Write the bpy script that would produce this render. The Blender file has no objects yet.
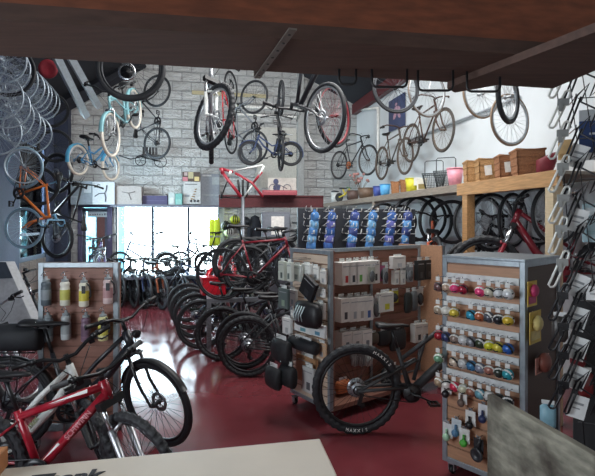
import bpy, math, random
from mathutils import Vector as V, Matrix as M
R = random.Random(7)
COL = bpy.context.scene.collection
F, HX, HY, H = 480.0, 297.5, 222.0, 1.75          # focal length (px), principal column, horizon row, eye height (m)
rad = math.radians
def P(px, py, Y): return V(((px-HX)*Y/F, Y, H-(py-HY)*Y/F))
UW, DW = V((math.cos(rad(12)), math.sin(rad(12)), 0)), V((-math.sin(rad(12)), math.cos(rad(12)), 0))   # room axes
RM = M.Rotation(rad(12), 4, 'Z')
class Plane:                                        # vertical plane; u runs to the right, y goes into it
    def __init__(s, p, deg): s.p = V((p[0], p[1], 0)); s.a = rad(deg); s.u = V((math.cos(s.a), math.sin(s.a), 0)); s.n = V((math.sin(s.a), -math.cos(s.a), 0))
    def off(s, d): return Plane(s.p+s.n*d, math.degrees(s.a))
    def at(s, px, py):
        r = V(((px-HX)/F, 1, 0)); Y = s.p.dot(s.n)/r.dot(s.n); return P(px, py, Y)
BACK = Plane((-2.23, 11), 12); RIGHT = Plane((1.45, 11.78), -78); LEFT = Plane((-5.2, 10.4), 102)
# ---------- materials
MC = {}
def lin(h):
    o = []
    for i in (0, 2, 4):
        c = int(h[i:i+2], 16)/255; o.append(c/12.92 if c <= .04045 else ((c+.055)/1.055)**2.4)
    return o
def mt(h, rough=.5, metal=0.0, var=.12, scale=25.0, bump=0.0, coat=0.0, wood=False, alpha=1.0):
    key = (h, rough, metal, var, scale, bump, coat, wood, alpha)
    if key in MC: return MC[key]
    m = bpy.data.materials.new(('wood_' if wood else 'paint_')+h); m.use_nodes = True
    nt = m.node_tree; b = nt.nodes['Principled BSDF']; c = lin(h)
    tc = nt.nodes.new('ShaderNodeTexCoord'); mp = nt.nodes.new('ShaderNodeMapping')
    if wood: mp.inputs['Scale'].default_value = (1.5, 14, 14)
    nz = nt.nodes.new('ShaderNodeTexNoise'); nz.inputs['Scale'].default_value = scale if not wood else scale/5; nz.inputs['Detail'].default_value = 4
    rp = nt.nodes.new('ShaderNodeValToRGB'); rp.color_ramp.elements[0].position = .3; rp.color_ramp.elements[1].position = .7
    rp.color_ramp.elements[0].color = [x*(1-var) for x in c]+[1]; rp.color_ramp.elements[1].color = [min(1, x*(1+var)) for x in c]+[1]
    L = nt.links.new
    L(tc.outputs['Object'], mp.inputs[0]); L(mp.outputs[0], nz.inputs[0]); L(nz.outputs[0], rp.inputs[0]); L(rp.outputs[0], b.inputs['Base Color'])
    b.inputs['Roughness'].default_value = rough; b.inputs['Metallic'].default_value = metal; b.inputs['Coat Weight'].default_value = coat
    if bump:
        bp = nt.nodes.new('ShaderNodeBump'); bp.inputs['Strength'].default_value = bump; bp.inputs['Distance'].default_value = .01
        L(nz.outputs[0], bp.inputs['Height']); L(bp.outputs[0], b.inputs['Normal'])
    if alpha < 1:
        tr = nt.nodes.new('ShaderNodeBsdfTransparent'); mx = nt.nodes.new('ShaderNodeMixShader'); mx.inputs[0].default_value = alpha
        L(tr.outputs[0], mx.inputs[1]); L(b.outputs[0], mx.inputs[2]); L(mx.outputs[0], nt.nodes['Material Output'].inputs[0])
    MC[key] = m; return m
RUB = mt('25272b', .65); BLK = mt('18191c', .45); BLKM = mt('222326', .3, .3); CHR = mt('c4c8cc', .22, .9); SIL = mt('a9adb2', .35, .8)
GRYF = mt('7d878c', .4, .5); WHT = mt('e4e4e0', .5); SPK = mt('b4b8bb', .35, .8); DSPK = mt('3a3c40', .4, .6)
# ---------- meshes
class MB:
    def __init__(s): s.v = []; s.f = []; s.s = []; s.m = []
    def add(s, v, f, sm=False, mi=0):
        o = len(s.v); s.v += [tuple(x) for x in v]
        for q in f: s.f.append([i+o for i in q]); s.s.append(sm); s.m.append(mi)
        return s
    def box(s, c, d, rot=None, mi=0):
        c = V(c); vs = []
        for x in (-.5, .5):
            for y in (-.5, .5):
                for z in (-.5, .5):
                    p = V((x*d[0], y*d[1], z*d[2]))
                    vs.append(c+(rot@p if rot else p))
        return s.add(vs, [(0, 1, 3, 2), (4, 6, 7, 5), (0, 4, 5, 1), (2, 3, 7, 6), (0, 2, 6, 4), (1, 5, 7, 3)], False, mi)
    def bx(s, x0, x1, y0, y1, z0, z1, mi=0): return s.box(((x0+x1)/2, (y0+y1)/2, (z0+z1)/2), (x1-x0, y1-y0, z1-z0), None, mi)
    def tube(s, pts, r, n=8, closed=False, mi=0, sm=True, flat=1.0):
        pts = [V(p) for p in pts]; k = len(pts); rr = r if isinstance(r, (list, tuple)) else [r]*k
        T = []
        for i in range(k):
            if closed: t = pts[(i+1) % k]-pts[i-1]
            else: t = pts[min(i+1, k-1)]-pts[max(i-1, 0)]
            T.append(t.normalized() if t.length > 1e-9 else V((0, 0, 1)))
        a = T[0].orthogonal().normalized() if abs(T[0].z) > .98 else T[0].cross(V((0, 0, 1))).normalized(); vs = []
        for i in range(k):
            a = (a-T[i]*a.dot(T[i])).normalized(); b = T[i].cross(a)
            for j in range(n):
                w = 2*math.pi*j/n; vs.append(pts[i]+(a*math.cos(w)+b*math.sin(w)*flat)*rr[i])
        fs = []
        for i in range(k if closed else k-1):
            for j in range(n):
                i2 = (i+1) % k; fs.append((i*n+j, i*n+(j+1) % n, i2*n+(j+1) % n, i2*n+j))
        if not closed: fs += [tuple(range(n))[::-1], tuple((k-1)*n+j for j in range(n))]
        return s.add(vs, fs, sm, mi)
    def lathe(s, prof, c=(0, 0, 0), ax=(0, 0, 1), n=16, mi=0, sm=True, cap=True):
        ax = V(ax).normalized(); a = ax.orthogonal().normalized(); b = ax.cross(a); c = V(c); vs = []
        for r, h in prof:
            for j in range(n):
                w = 2*math.pi*j/n; vs.append(c+ax*h+(a*math.cos(w)+b*math.sin(w))*r)
        k = len(prof); fs = [(i*n+j, i*n+(j+1) % n, (i+1)*n+(j+1) % n, (i+1)*n+j) for i in range(k-1) for j in range(n)]
        if cap: fs += [tuple(range(n))[::-1], tuple((k-1)*n+j for j in range(n))]
        return s.add(vs, fs, sm, mi)
    def ring(s, prof, n=40, ax=1, mi=0, knob=0):      # closed section (radius, width) swept about the y axis
        m = len(prof); vs = []
        for i in range(n):
            w = 2*math.pi*i/n
            for r, y in prof:
                q = r+(knob if knob and (i//2+(1 if y > 0 else 0)) % 2 and r > prof[0][0] else 0)
                vs.append((q*math.cos(w), y, q*math.sin(w)))
        return s.add(vs, [(i*m+j, i*m+(j+1) % m, ((i+1) % n)*m+(j+1) % m, ((i+1) % n)*m+j) for i in range(n) for j in range(m)], not knob, mi)
    def sph(s, c, r, sc=(1, 1, 1), n=12, k=7, mi=0):
        vs = []; c = V(c)
        for i in range(k+1):
            t = math.pi*i/k
            for j in range(n):
                w = 2*math.pi*j/n; vs.append(c+V((r*sc[0]*math.sin(t)*math.cos(w), r*sc[1]*math.sin(t)*math.sin(w), r*sc[2]*math.cos(t))))
        return s.add(vs, [(i*n+j, (i+1)*n+j, (i+1)*n+(j+1) % n, i*n+(j+1) % n) for i in range(k) for j in range(n)], True, mi)
    def ext(s, poly, d, mi=0):                         # polygon of 3-D points pushed along d
        poly = [V(p) for p in poly]; d = V(d); k = len(poly)
        return s.add(poly+[p+d for p in poly], [tuple(range(k))[::-1], tuple(range(k, 2*k))]+[(i, (i+1) % k, k+(i+1) % k, k+i) for i in range(k)], False, mi)
    def mesh(s, name):
        me = bpy.data.meshes.new(name); me.from_pydata(s.v, [], s.f); me.polygons.foreach_set('use_smooth', s.s); me.polygons.foreach_set('material_index', s.m); me.update(); return me
    def obj(s, name, mats, parent=None, mw=None, bev=0):
        me = s.mesh(name)
        for m in (mats if isinstance(mats, (list, tuple)) else [mats]): me.materials.append(m)
        o = bpy.data.objects.new(name, me); COL.objects.link(o); o.parent = parent
        if mw is not None: o.matrix_basis = mw
        if bev:
            b = o.modifiers.new('Bevel', 'BEVEL'); b.width = bev; b.segments = 2; b.limit_method = 'ANGLE'
        return o
def inst(me, name, m, parent, mw=None):                # object sharing a mesh, with its own material(s)
    o = bpy.data.objects.new(name, me); COL.objects.link(o); o.parent = parent
    ms = m if isinstance(m, (list, tuple)) else [m]
    while len(me.materials) < len(ms): me.materials.append(ms[len(me.materials)])
    for i, x in enumerate(ms): o.material_slots[i].link = 'OBJECT'; o.material_slots[i].material = x
    if mw is not None: o.matrix_basis = mw
    return o
def tag(o, label, cat, group=None, kind=None):
    if label: o['label'] = label
    if cat: o['category'] = cat
    if group: o['group'] = group
    if kind: o['kind'] = kind
    return o
def empty(name, label, cat, mw, group=None):
    o = bpy.data.objects.new(name, None); o.empty_display_size = .1; COL.objects.link(o); o.matrix_basis = mw
    return tag(o, label, cat, group)
def struct(o): o['kind'] = 'structure'; return o
def TR(p): return M.Translation(V(p))
def RZ(a): return M.Rotation(a, 4, 'Z')
def text(body, size, m, parent, mw, name, ext=.0008, shear=0.0, bold=0.0, left=False):
    cu = bpy.data.curves.new(name, 'FONT'); cu.body = body; cu.size = size; cu.extrude = ext; cu.align_x = 'LEFT' if left else 'CENTER'; cu.align_y = 'BOTTOM_BASELINE' if left else 'CENTER'; cu.shear = shear; cu.offset = bold
    t = bpy.data.objects.new('tmp', cu); COL.objects.link(t)
    me = bpy.data.meshes.new_from_object(t); bpy.data.objects.remove(t); me.materials.clear(); me.materials.append(m)
    o = bpy.data.objects.new(name, me); COL.objects.link(o); o.parent = parent; o.matrix_basis = mw; return o
UPR = M.Rotation(rad(90), 4, 'X')                       # stands a text up, read from -y
def slab(px0, py0, px1, py1, pl, out=0):               # pixel rectangle on a plane -> (matrix at bottom centre, width, height)
    q = pl.off(out); yc = (py0+py1)/2; a = q.at(px0, yc); b = q.at(px1, yc); c = (a+b)/2
    sc = c.y/F; h = (py1-py0)*sc; z0 = H-(py1-HY)*sc
    return TR((c.x, c.y, z0))@RZ(pl.a), (b-a).length, h
# ---------- bicycles
ST = {}
def wheel_meshes(key, Rr, t, hi=False, spokes=28, knob=0, tan=False, rimw=.012, hub=.018):
    n = 64 if hi else 36; rr = Rr-2*t
    w = MB(); w.ring([(rr-.016, -rimw*.5), (rr-.016, rimw*.5), (rr+.004, rimw), (rr+.004, -rimw)], n)
    sp = .0016 if hi else .0018
    for i in range(spokes):
        a = 2*math.pi*i/spokes; b = a+(.35 if i % 4 < 2 else -.35); y = hub*1.3 if i % 2 else -hub*1.3
        w.tube([(hub*math.cos(b), y, hub*math.sin(b)), ((rr-.01)*math.cos(a), 0, (rr-.01)*math.sin(a))], sp, 3, sm=False)
    w.lathe([(.008, -.055), (.009, -.04), (hub*1.15, -.032), (hub, -.022), (hub*.7, -.015), (hub*.7, .015), (hub, .022), (hub*1.15, .032), (.009, .04), (.008, .055)], ax=(0, 1, 0), n=12)
    ty = MB(); m = 10 if hi else 7; c = Rr-t
    ty.ring([(c+t*math.cos(2*math.pi*j/m+math.pi), t*math.sin(2*math.pi*j/m+math.pi)) for j in range(m)], 144 if knob else n, knob=knob)
    return w.mesh(key+'_wheel'), ty.mesh(key+'_tyre')
def loft(mb, secs, n=10):                               # sections (x, half width, ztop, zbottom)
    vs = []
    for x, hw, zt, zb in secs:
        for j in range(n):
            a = 2*math.pi*j/n; c, s_ = math.cos(a), math.sin(a)
            vs.append((x, hw*c, (zt+zb)/2+(zt-zb)/2*math.copysign(abs(s_)**.7, s_)))
    k = len(secs)
    mb.add(vs, [(i*n+j, (i+1)*n+j, (i+1)*n+(j+1) % n, i*n+(j+1) % n) for i in range(k-1) for j in range(n)]+[tuple(range(n)), tuple((k-1)*n+j for j in range(n))[::-1]], True)
def arcstrip(mb, c, Rr, a0, a1, w, th=.003, k=16, y0=0):
    vs = []
    for i in range(k+1):
        a = rad(a0+(a1-a0)*i/k)
        for dy, dr in ((-w, -w*.5), (-w*.6, 0), (w*.6, 0), (w, -w*.5), (w*.5, -th*2), (-w*.5, -th*2)):
            vs.append((c[0]+(Rr+dr)*math.cos(a), y0+dy, c[2]+(Rr+dr)*math.sin(a)))
    mb.add(vs, [(i*6+j, i*6+(j+1) % 6, (i+1)*6+(j+1) % 6, (i+1)*6+j) for i in range(k) for j in range(6)]+[tuple(range(6)), tuple(k*6+j for j in range(6))[::-1]], True)
DEF = dict(R=.34, t=.024, wb=1.04, ha=70, rake=.045, fl=.40, hl=.13, drop=.05, cs=.43, st=.44, sa=73, sh=.62, rd=.019, rt=.015, bar='flat', bw=.62, stem=.06, rise=.03,
           fork='rigid', frame='diamond', fend=False, rack=False, knob=0, disc=False, spokes=28, hi=False, saddle=1.0, ring=.085, up=.06, chain=True, kick=False, solid=False)
def mk(key, **k):
    s = dict(DEF); s.update(k); g = lambda a: s[a]
    n = 12 if s['hi'] else 7; Rr, wb = s['R'], s['wb']
    A, B = V((-wb/2, 0, Rr)), V((wb/2, 0, Rr)); ha = rad(s['ha']); sx = V((-math.cos(ha), 0, math.sin(ha))); nn = V((math.sin(ha), 0, math.cos(ha)))
    hb = B-nn*s['rake']+sx*s['fl']; ht = hb+sx*s['hl']
    BB = V((A.x+math.sqrt(s['cs']**2-s['drop']**2), 0, Rr-s['drop'])); d = V((-math.cos(rad(s['sa'])), 0, math.sin(rad(s['sa'])))); S = BB+d*s['st']
    ms = {}; f = MB(); rd, rt = s['rd'], s['rt']; yv = V((0, 1, 0))
    f.tube([hb-sx*.005, ht+sx*.005], max(.019, rd*1.05), n)
    if s['frame'] == 'fs':
        f.tube([hb+sx*.04, (hb+BB)/2+V((.02, 0, -.03)), BB+V((.03, 0, .02))], [rd, rd*1.25, rd*1.25], n)
        f.tube([ht-sx*.02, S-d*.10], [rt*1.3, rt], n); f.tube([BB, BB+d*.2, S], [rd*.9, rt, rt], n)
        f.tube([ht*.45+S*.55-V((0, 0, .03)), BB+d*.08+V((.05, 0, .02))], .016, n)
        for q in (-1, 1):
            o = yv*q
            f.tube([BB+d*.05+o*.035, A+o*.065], .014, n); f.tube([S-d*.16+o*.03, A+o*.066], .010, n)
            f.tube([S-d*.16+o*.03, S-d*.1+V((.13, 0, .0))+o*.02], .012, n)
        f.lathe([(.06, -.05), (.065, -.03), (.065, .03), (.06, .05)], BB, (0, 1, 0), 16)
    else:
        if s['frame'] == 'step':
            mid = BB+d*.2; f.tube([hb+sx*.05, hb*.62+BB*.38+V((0, 0, -.0)), BB], [rd*1.1, rd*1.25, rd], n); f.tube([ht-sx*.02, ht*.55+mid*.45-V((0, 0, .05)), mid+V((.1, 0, -.02)), mid], rt, n)
        elif s['frame'] == 'cruiser':
            f.tube([hb+sx*.03, hb*.6+BB*.4+V((0, 0, -.02)), BB], rd, n)
            f.tube([ht-sx*.02, ht*.6+S*.4+V((0, 0, .03)), ht*.2+S*.8+V((0, 0, -.02)), S-d*.04], rt, n)
            f.tube([ht-sx*.06, ht*.6+S*.4+V((0, 0, -.05)), S-d*.2, A*.55+S*.45-V((0, 0, .12)), A], rt*.8, n)
            f.ext([ht-sx*.03+yv*.02, ht*.6+S*.4+V((0, .02, .02)), ht*.3+S*.7+V((0, .02, -.02)), ht*.6+S*.4+V((0, .02, -.05))], (0, -.04, 0))
        else:
            f.tube([hb+sx*.035, BB], [rd*1.0, rd*1.15] if s['hi'] else rd, n); f.tube([ht-sx*.03, S-d*.03], [rt*1.15, rt], n)
        f.tube([BB, S+d*.01], rt, n)
        for q in (-1, 1):
            o = yv*q
            f.tube([BB+o*.03, BB*.55+A*.45+o*.05, A+o*.066], .010, n); f.tube([S-d*.05+o*.018, A*.6+S*.4+o*.055, A+o*.066], .008, n)
    f.tube([BB-yv*.038, BB+yv*.038], .021, n)
    for q in (-1, 1): f.box(A+yv*.066*q, (.035, .006, .045))
    ms['frame'] = f.mesh(key+'_frame')
    p = MB(); sd = BB+d*s['sh']; p.tube([S-d*.02, sd], .0135, n); p.box(sd+V((0, 0, .005)), (.06, .04, .02)); ms['seat_post'] = p.mesh(key+'_post')
    if s['hi']: p.tube([S+d*.0, S+d*.025], .02, n)
    p = MB(); k_ = s['saddle']; z = sd.z+.045
    loft(p, [(sd.x+a*k_, w*k_, z+zt, z+zb) for a, w, zt, zb in ((-.135, .035, .012, -.02), (-.125, .065, .02, -.03), (-.09, .076, .018, -.034), (-.04, .062, .008, -.032), (.02, .035, .004, -.03), (.09, .022, .004, -.026), (.135, .017, -.002, -.026), (.145, .008, -.008, -.022))])
    for q in (-1, 1): p.tube([(sd.x-.09, q*.025, z-.03), (sd.x-.04, q*.022, z-.045), (sd.x+.05, q*.02, z-.045), (sd.x+.1, q*.01, z-.026)], .0035, 5)
    ms['saddle'] = p.mesh(key+'_saddle')
    # front end, relative to hb
    fk = MB(); st_ = MB(); ax = B-hb
    lw = s['t']+.03
    if s['fork'] == 'susp':
        cw = MB(); cw.box(-sx*.02, (.05, 2*lw+.05, .045), M.Rotation(-(math.pi/2-ha), 3, 'Y')); ms['crown'] = cw.mesh(key+'_crown')
        for q in (-1, 1):
            o = yv*q*lw; a0 = -sx*.02+o+nn*.0; st_.tube([a0, a0-sx*(s['fl']*.5)], .015, n)
            fk.tube([a0-sx*(s['fl']*.36), a0-sx*(s['fl']-.03), ax+o], [.021, .02, .014], n)
        fk.tube([-sx*(s['fl']*.42)+nn*.03+yv*lw, -sx*(s['fl']*.36)+nn*.045, -sx*(s['fl']*.42)+nn*.03-yv*lw], .012, n)
        ms['stanchion'] = st_.mesh(key+'_stan')
    else:
        fk.tube([sx*.0, -sx*.02], .02, n); fk.tube([-sx*.02+yv*lw, -sx*.02-yv*lw], .016, n)
        for q in (-1, 1):
            o = yv*q*lw; fk.tube([-sx*.02+o, -sx*s['fl']*.6+o, ax+o*1.05+V((-.008, 0, .02)), ax+o*1.05], [.014, .0125, .009, .009], n)
    ms['fork'] = fk.mesh(key+'_fork')
    hm = MB(); c = ht-hb+sx*s['up']; e = c+nn*s['stem']; gp = []; lv = []
    hm.tube([ht-hb, c+sx*.015], .016, n); hm.tube([c, e], .017, n); hw = s['bw']/2
    kind = s['bar']
    if kind == 'drop':
        half = [(0, 0, 0), (0, .1, 0), (.0, .19, 0), (.05, .21, 0), (.085, .212, -.03), (.085, .215, -.08), (.045, .22, -.125), (-.03, .22, -.13)]
    elif kind == 'swept': half = [(0, 0, 0), (.02, .06, .02), (.03, .14, s['rise']), (-.02, hw*.85, s['rise']+.02), (-.12, hw, s['rise']+.01), (-.2, hw*1.02, s['rise'])]
    elif kind == 'bmx': half = [(0, 0, 0), (0, .06, 0), (-.01, .14, s['rise']), (-.03, hw*.7, s['rise']+.01), (-.06, hw, s['rise']+.01)]
    else: half = [(0, 0, 0), (0, .05, 0), (0, .13, s['rise']*.8), (-.015, hw*.6, s['rise']), (-.04, hw, s['rise']+.005)]
    pts = [e+V((x, -y, z_)) for x, y, z_ in half[:0:-1]]+[e+V((x, y, z_)) for x, y, z_ in half]
    hm.tube(pts, .0125, n); ms['handlebar'] = hm.mesh(key+'_bar')
    for q in (1, -1):
        a_, b_ = [e+V((x, y*q, z_)) for x, y, z_ in half[-2:]]; a_ = a_+(b_-a_)*(.35 if kind != 'drop' else .1)
        t_ = (b_-a_).normalized(); m_ = MB(); m_.tube([a_, a_+(b_-a_)*.04, b_, b_+t_*.004], [.019, .0165, .0165, .019], n); gp.append(m_.mesh(key+'_grip'))
        m_ = MB()
        if kind == 'drop': x0 = e+V((.09, .212*q, .0)); m_.tube([x0+V((-.03, 0, 0)), x0, x0+V((.02, 0, .03))], [.014, .016, .012], n); m_.tube([x0+V((.01, 0, 0)), x0+V((.02, 0, -.05)), x0+V((0, 0, -.11))], .006, 6)
        else:
            m_.tube([a_-t_*.05, a_-t_*.02], .019, n); m_.tube([a_-t_*.03+V((.02, 0, -.01)), a_+V((.055, 0, -.025)), b_-t_*.03+V((.05, 0, -.03))], .006, 6); m_.box(a_-t_*.06+V((.0, 0, -.02)), (.04, .035, .03))
        lv.append(m_.mesh(key+'_lever'))
    ms['grips'] = gp; ms['levers'] = lv
    cb = MB()
    if kind != 'drop':
        for q in (1, -1): cb.tube([e+V((.02, .14*q, .02)), e+V((.12, .1*q, .04)), e+V((.13, .03*q, -.06)), e+V((.04, .02*q, -.16)), (ht-hb)*.2+nn*.03+V((0, .02*q, 0))], .003, 4)
        ms['brake_cable'] = cb.mesh(key+'_cable')
    ms['wheel'], ms['tyre'] = wheel_meshes(key, Rr, s['t'], s['hi'], s['spokes'], s['knob'], rimw=max(.01, s['t']*.55))
    r_ = MB(); r_.lathe([(.05, .0), (.08, .0), (.08, .003), (.05, .003)], (0, .03, 0), (0, 1, 0), 20, cap=False)
    for i in range(5): a = i*math.tau/5; r_.tube([(.02*math.cos(a), .031, .02*math.sin(a)), (.055*math.cos(a+.4), .031, .055*math.sin(a+.4))], .004, 4)
    ms['brake_disc'] = r_.mesh(key+'_disc')
    r_ = MB()
    for i, q in enumerate((.055, .047, .039, .031, .023)): r_.lathe([(q, -.022-i*.005), (q, -.025-i*.005)], (0, 0, 0), (0, 1, 0), 20)
    ms['cassette'] = r_.mesh(key+'_cass')
    # drive side
    cr = MB(); rg = s['ring']; cr.lathe([(rg*.62, -.045), (rg, -.045), (rg, -.049), (rg*.62, -.049)], (0, 0, 0), (0, 1, 0), 28, cap=False)
    for i in range(4): a = i*math.pi/2+.4; cr.tube([(.01*math.cos(a), -.05, .01*math.sin(a)), (rg*.7*math.cos(a), -.048, rg*.7*math.sin(a))], .007, 5)
    cr.tube([(0, -.06, 0), (0, .06, 0)], .013, n); q = V((.155, 0, -.06)); cr.tube([(0, -.06, 0), q+V((0, -.075, 0))], [.014, .011], n, flat=.6); cr.tube([(0, .06, 0), -q+V((0, .075, 0))], [.014, .011], n, flat=.6)
    ms['crankset'] = cr.mesh(key+'_crank'); pd = []
    for sg in (1, -1):
        c_ = q*sg+V((0, -.12*sg, 0)); m_ = MB(); m_.tube([c_+V((0, .045*sg, 0)), c_-V((0, .045*sg, 0))], .007, 6)
        for dx in (-.035, .035): m_.box(c_+V((dx, 0, 0)), (.014, .085, .02))
        for dy in (-.04, .04): m_.box(c_+V((0, dy, 0)), (.07, .01, .018))
        pd.append(m_.mesh(key+'_pedal'))
    ms['pedals'] = pd
    ch = MB(); v_ = BB-A; tp = []
    L_ = v_.length; ang = math.atan2(v_.z, v_.x); cg = .035
    for i in range(9): a = ang+math.pi/2-math.pi*i/8; tp.append(BB+V((rg*math.cos(a), -.047, rg*math.sin(a))))
    for i in range(9): a = ang-math.pi/2-math.pi*i/8; tp.append(A+V((cg*math.cos(a), -.04, cg*math.sin(a))))
    ch.tube(tp, .005, 5, closed=True)
    if s['disc'] or s['hi']: ch.box(A+V((.02, -.05, -.07)), (.03, .012, .1), M.Rotation(.3, 3, 'Y')); ch.lathe([(.024, -.05), (.024, -.045)], A+V((.035, 0, -.12)), (0, 1, 0), 12)
    ms['chain'] = ch.mesh(key+'_chain')
    if s['fend']:
        m_ = MB(); arcstrip(m_, ax, Rr+.012, 30, 165, s['t']+.012); m_.tube([ax+V((0, .05, 0)), ax+V((-Rr*.8, .03, Rr*.45))], .003, 4); ms['front_fender'] = m_.mesh(key+'_ff')
        m_ = MB(); arcstrip(m_, A, Rr+.012, 5, 195, s['t']+.012); m_.tube([A+V((0, .05, 0)), A+V((-Rr*.95, .03, Rr*.3))], .003, 4); ms['rear_fender'] = m_.mesh(key+'_rf')
    if s['rack']:
        m_ = MB(); zt = 2*Rr+.05
        for q in (-1, 1): m_.tube([(A.x+.22, .05*q, zt), (A.x-.2, .06*q, zt), (A.x-.22, 0, zt)], .006, 6); m_.tube([(A.x+.05, .06*q, zt), A+V((0, .08*q, 0))], .005, 6); m_.tube([(A.x-.12, .06*q, zt), A+V((0, .08*q, 0))], .005, 6)
        for x in (-.1, 0, .1, .2): m_.tube([(A.x+x, -.055, zt), (A.x+x, .055, zt)], .004, 5)
        ms['rear_rack'] = m_.mesh(key+'_rack')
    if s['kick']:
        m_ = MB(); m_.tube([BB+V((-.05, .03, -.03)), (BB.x-.12, .17, .005)], .008, 6); ms['kickstand'] = m_.mesh(key+'_kick')
    ST[key] = dict(ms=ms, A=A, B=B, hb=hb, sx=sx, BB=BB, sd=sd, ht=ht, S=S, s=s)
BK = []
def bike(key, name, label, col, fork=None, tyre=None, rim=None, bar=None, saddle=None, grip=None, group=None, steer=0, skip=(), fender=None, spoke=None, cat='bicycle', crank=None):
    S_ = ST[key]; ms = S_['ms']; root = empty(name, label, cat, M.Identity(4), group)
    fork = fork or col; tyre = tyre or RUB; rim = rim or SPK; bar = bar or BLKM; saddle = saddle or BLK; grip = grip or BLK; crank = crank or BLKM
    RT = TR(S_['hb'])@M.Rotation(rad(steer), 4, S_['sx']); ch = root
    inst(ms['frame'], 'frame', col, root)
    inst(ms['seat_post'], 'seat_post', bar, root)
    if 'saddle' not in skip: inst(ms['saddle'], 'saddle', saddle, root)
    o = inst(ms['fork'], 'fork', fork, root, RT)
    if 'stanchion' in ms: inst(ms['stanchion'], 'stanchion', CHR, o); inst(ms['crown'], 'fork_crown', BLK, o)
    h = inst(ms['handlebar'], 'handlebar', bar, root, RT)
    for g_ in ms['grips']: inst(g_, 'grip', grip, h)
    if 'small' not in skip:
        for g_ in ms['levers']: inst(g_, 'brake_lever', BLKM, h)
        if 'brake_cable' in ms: inst(ms['brake_cable'], 'brake_cable', BLK, root, RT)
    for nm, mw in (('rear_wheel', TR(S_['A'])), ('front_wheel', RT@TR(S_['B']-S_['hb']))):
        if nm in skip: continue
        w = inst(ms['wheel'], nm, rim, root, mw); inst(ms['tyre'], 'tyre', tyre, w)
        if S_['s']['disc']: inst(ms['brake_disc'], 'brake_disc', SIL, w)
        if nm == 'rear_wheel' and 'small' not in skip: inst(ms['cassette'], 'cassette', SIL if S_['s']['disc'] else BLKM, w)
    c = inst(ms['crankset'], 'crankset', crank, root, TR(S_['BB']))
    for p_ in ms['pedals']: inst(p_, 'pedal', BLK, c)
    inst(ms['chain'], 'chain', BLKM, root)
    for nm in ('front_fender', 'rear_fender', 'rear_rack', 'kickstand'):
        if nm in ms: inst(ms[nm], nm, (fender or col) if 'fender' in nm else (BLK if nm == 'rear_rack' else SIL), root, RT if nm == 'front_fender' else None)
    root['_k'] = key; BK.append(root); return root
def hubw(key, w): return ST[key]['B' if w == 'f' else 'A']
def ground(o, w, px, Y, yaw, z0=0, lean=0):             # stand on a level at z0 with one hub seen in column px at depth Y
    loc = hubw(o['_k'], w); r = M.Rotation(rad(yaw), 4, 'Z')@M.Rotation(rad(lean), 4, 'X')
    t = V(((px-HX)*Y/F, Y, z0))-(r@V((loc.x, 0, 0))); t.z = z0; o.matrix_basis = TR(t)@r; return o
def hang(o, w, p, fwd, up):                             # put one hub at a point, forward and up given
    x = V(fwd).normalized(); z = V(up); z = (z-x*z.dot(x)).normalized(); y = z.cross(x)
    r = M((x, y, z)).transposed().to_4x4(); o.matrix_basis = TR(V(p)-r@hubw(o['_k'], w))@r; return o
WH = {}
def wheel(key, name, label, p, nrm, rim, tyre=None, group=None, roll=0, Rr=.335, t=.016, spokes=28, disc=False):
    if key not in WH: WH[key] = wheel_meshes(key, Rr, t, False, spokes, rimw=max(.01, t*.6))
    y = V(nrm).normalized(); x = y.cross(V((0, 0, 1))).normalized(); z = x.cross(y)
    o = inst(WH[key][0], name, rim, None, TR(p)@M((x, y, z)).transposed().to_4x4()@M.Rotation(roll, 4, 'Y')); tag(o, label, 'bicycle wheel', group)
    if tyre: inst(WH[key][1], 'tyre', tyre, o)
    return o
# ---------- the room (local axes u, v, z turned by 12 degrees)
UL, UR, VB, VF = -2.92, 3.87, 11.22, -2.5
def loc(p): q = RM.inverted()@V(p); return q.x, q.y, q.z
def blockmat(name, c1, c2, mort, bump):
    m = bpy.data.materials.new(name); m.use_nodes = True; nt = m.node_tree; b = nt.nodes['Principled BSDF']; L = nt.links.new
    tc = nt.nodes.new('ShaderNodeTexCoord'); sp = nt.nodes.new('ShaderNodeSeparateXYZ'); cx = nt.nodes.new('ShaderNodeCombineXYZ'); ad = nt.nodes.new('ShaderNodeMath'); ad.operation = 'ADD'
    L(tc.outputs['Object'], sp.inputs[0]); L(sp.outputs[0], ad.inputs[0]); L(sp.outputs[1], ad.inputs[1]); L(ad.outputs[0], cx.inputs[0]); L(sp.outputs[2], cx.inputs[1])
    br = nt.nodes.new('ShaderNodeTexBrick'); br.inputs['Scale'].default_value = 1; br.inputs['Brick Width'].default_value = .42; br.inputs['Row Height'].default_value = .215; br.inputs['Mortar Size'].default_value = .012; br.inputs['Mortar Smooth'].default_value = .4
    br.inputs['Color1'].default_value = lin(c1)+[1]; br.inputs['Color2'].default_value = lin(c2)+[1]; br.inputs['Mortar'].default_value = lin(mort)+[1]
    nz = nt.nodes.new('ShaderNodeTexNoise'); nz.inputs['Scale'].default_value = 11; nz.inputs['Detail'].default_value = 6; nz.inputs['Distortion'].default_value = 2.0
    mp = nt.nodes.new('ShaderNodeMapping'); mp.inputs['Scale'].default_value = (.45, 1.2, 1); L(cx.outputs[0], mp.inputs[0]); L(mp.outputs[0], nz.inputs[0]); L(cx.outputs[0], br.inputs[0])
    su = nt.nodes.new('ShaderNodeMath'); su.operation = 'SUBTRACT'; L(nz.outputs[0], su.inputs[0]); L(br.outputs['Fac'], su.inputs[1])
    bp = nt.nodes.new('ShaderNodeBump'); bp.inputs['Strength'].default_value = bump; bp.inputs['Distance'].default_value = .09; L(su.outputs[0], bp.inputs['Height']); L(bp.outputs[0], b.inputs['Normal'])
    L(br.outputs['Color'], b.inputs['Base Color']); b.inputs['Roughness'].default_value = .75; return m
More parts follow.
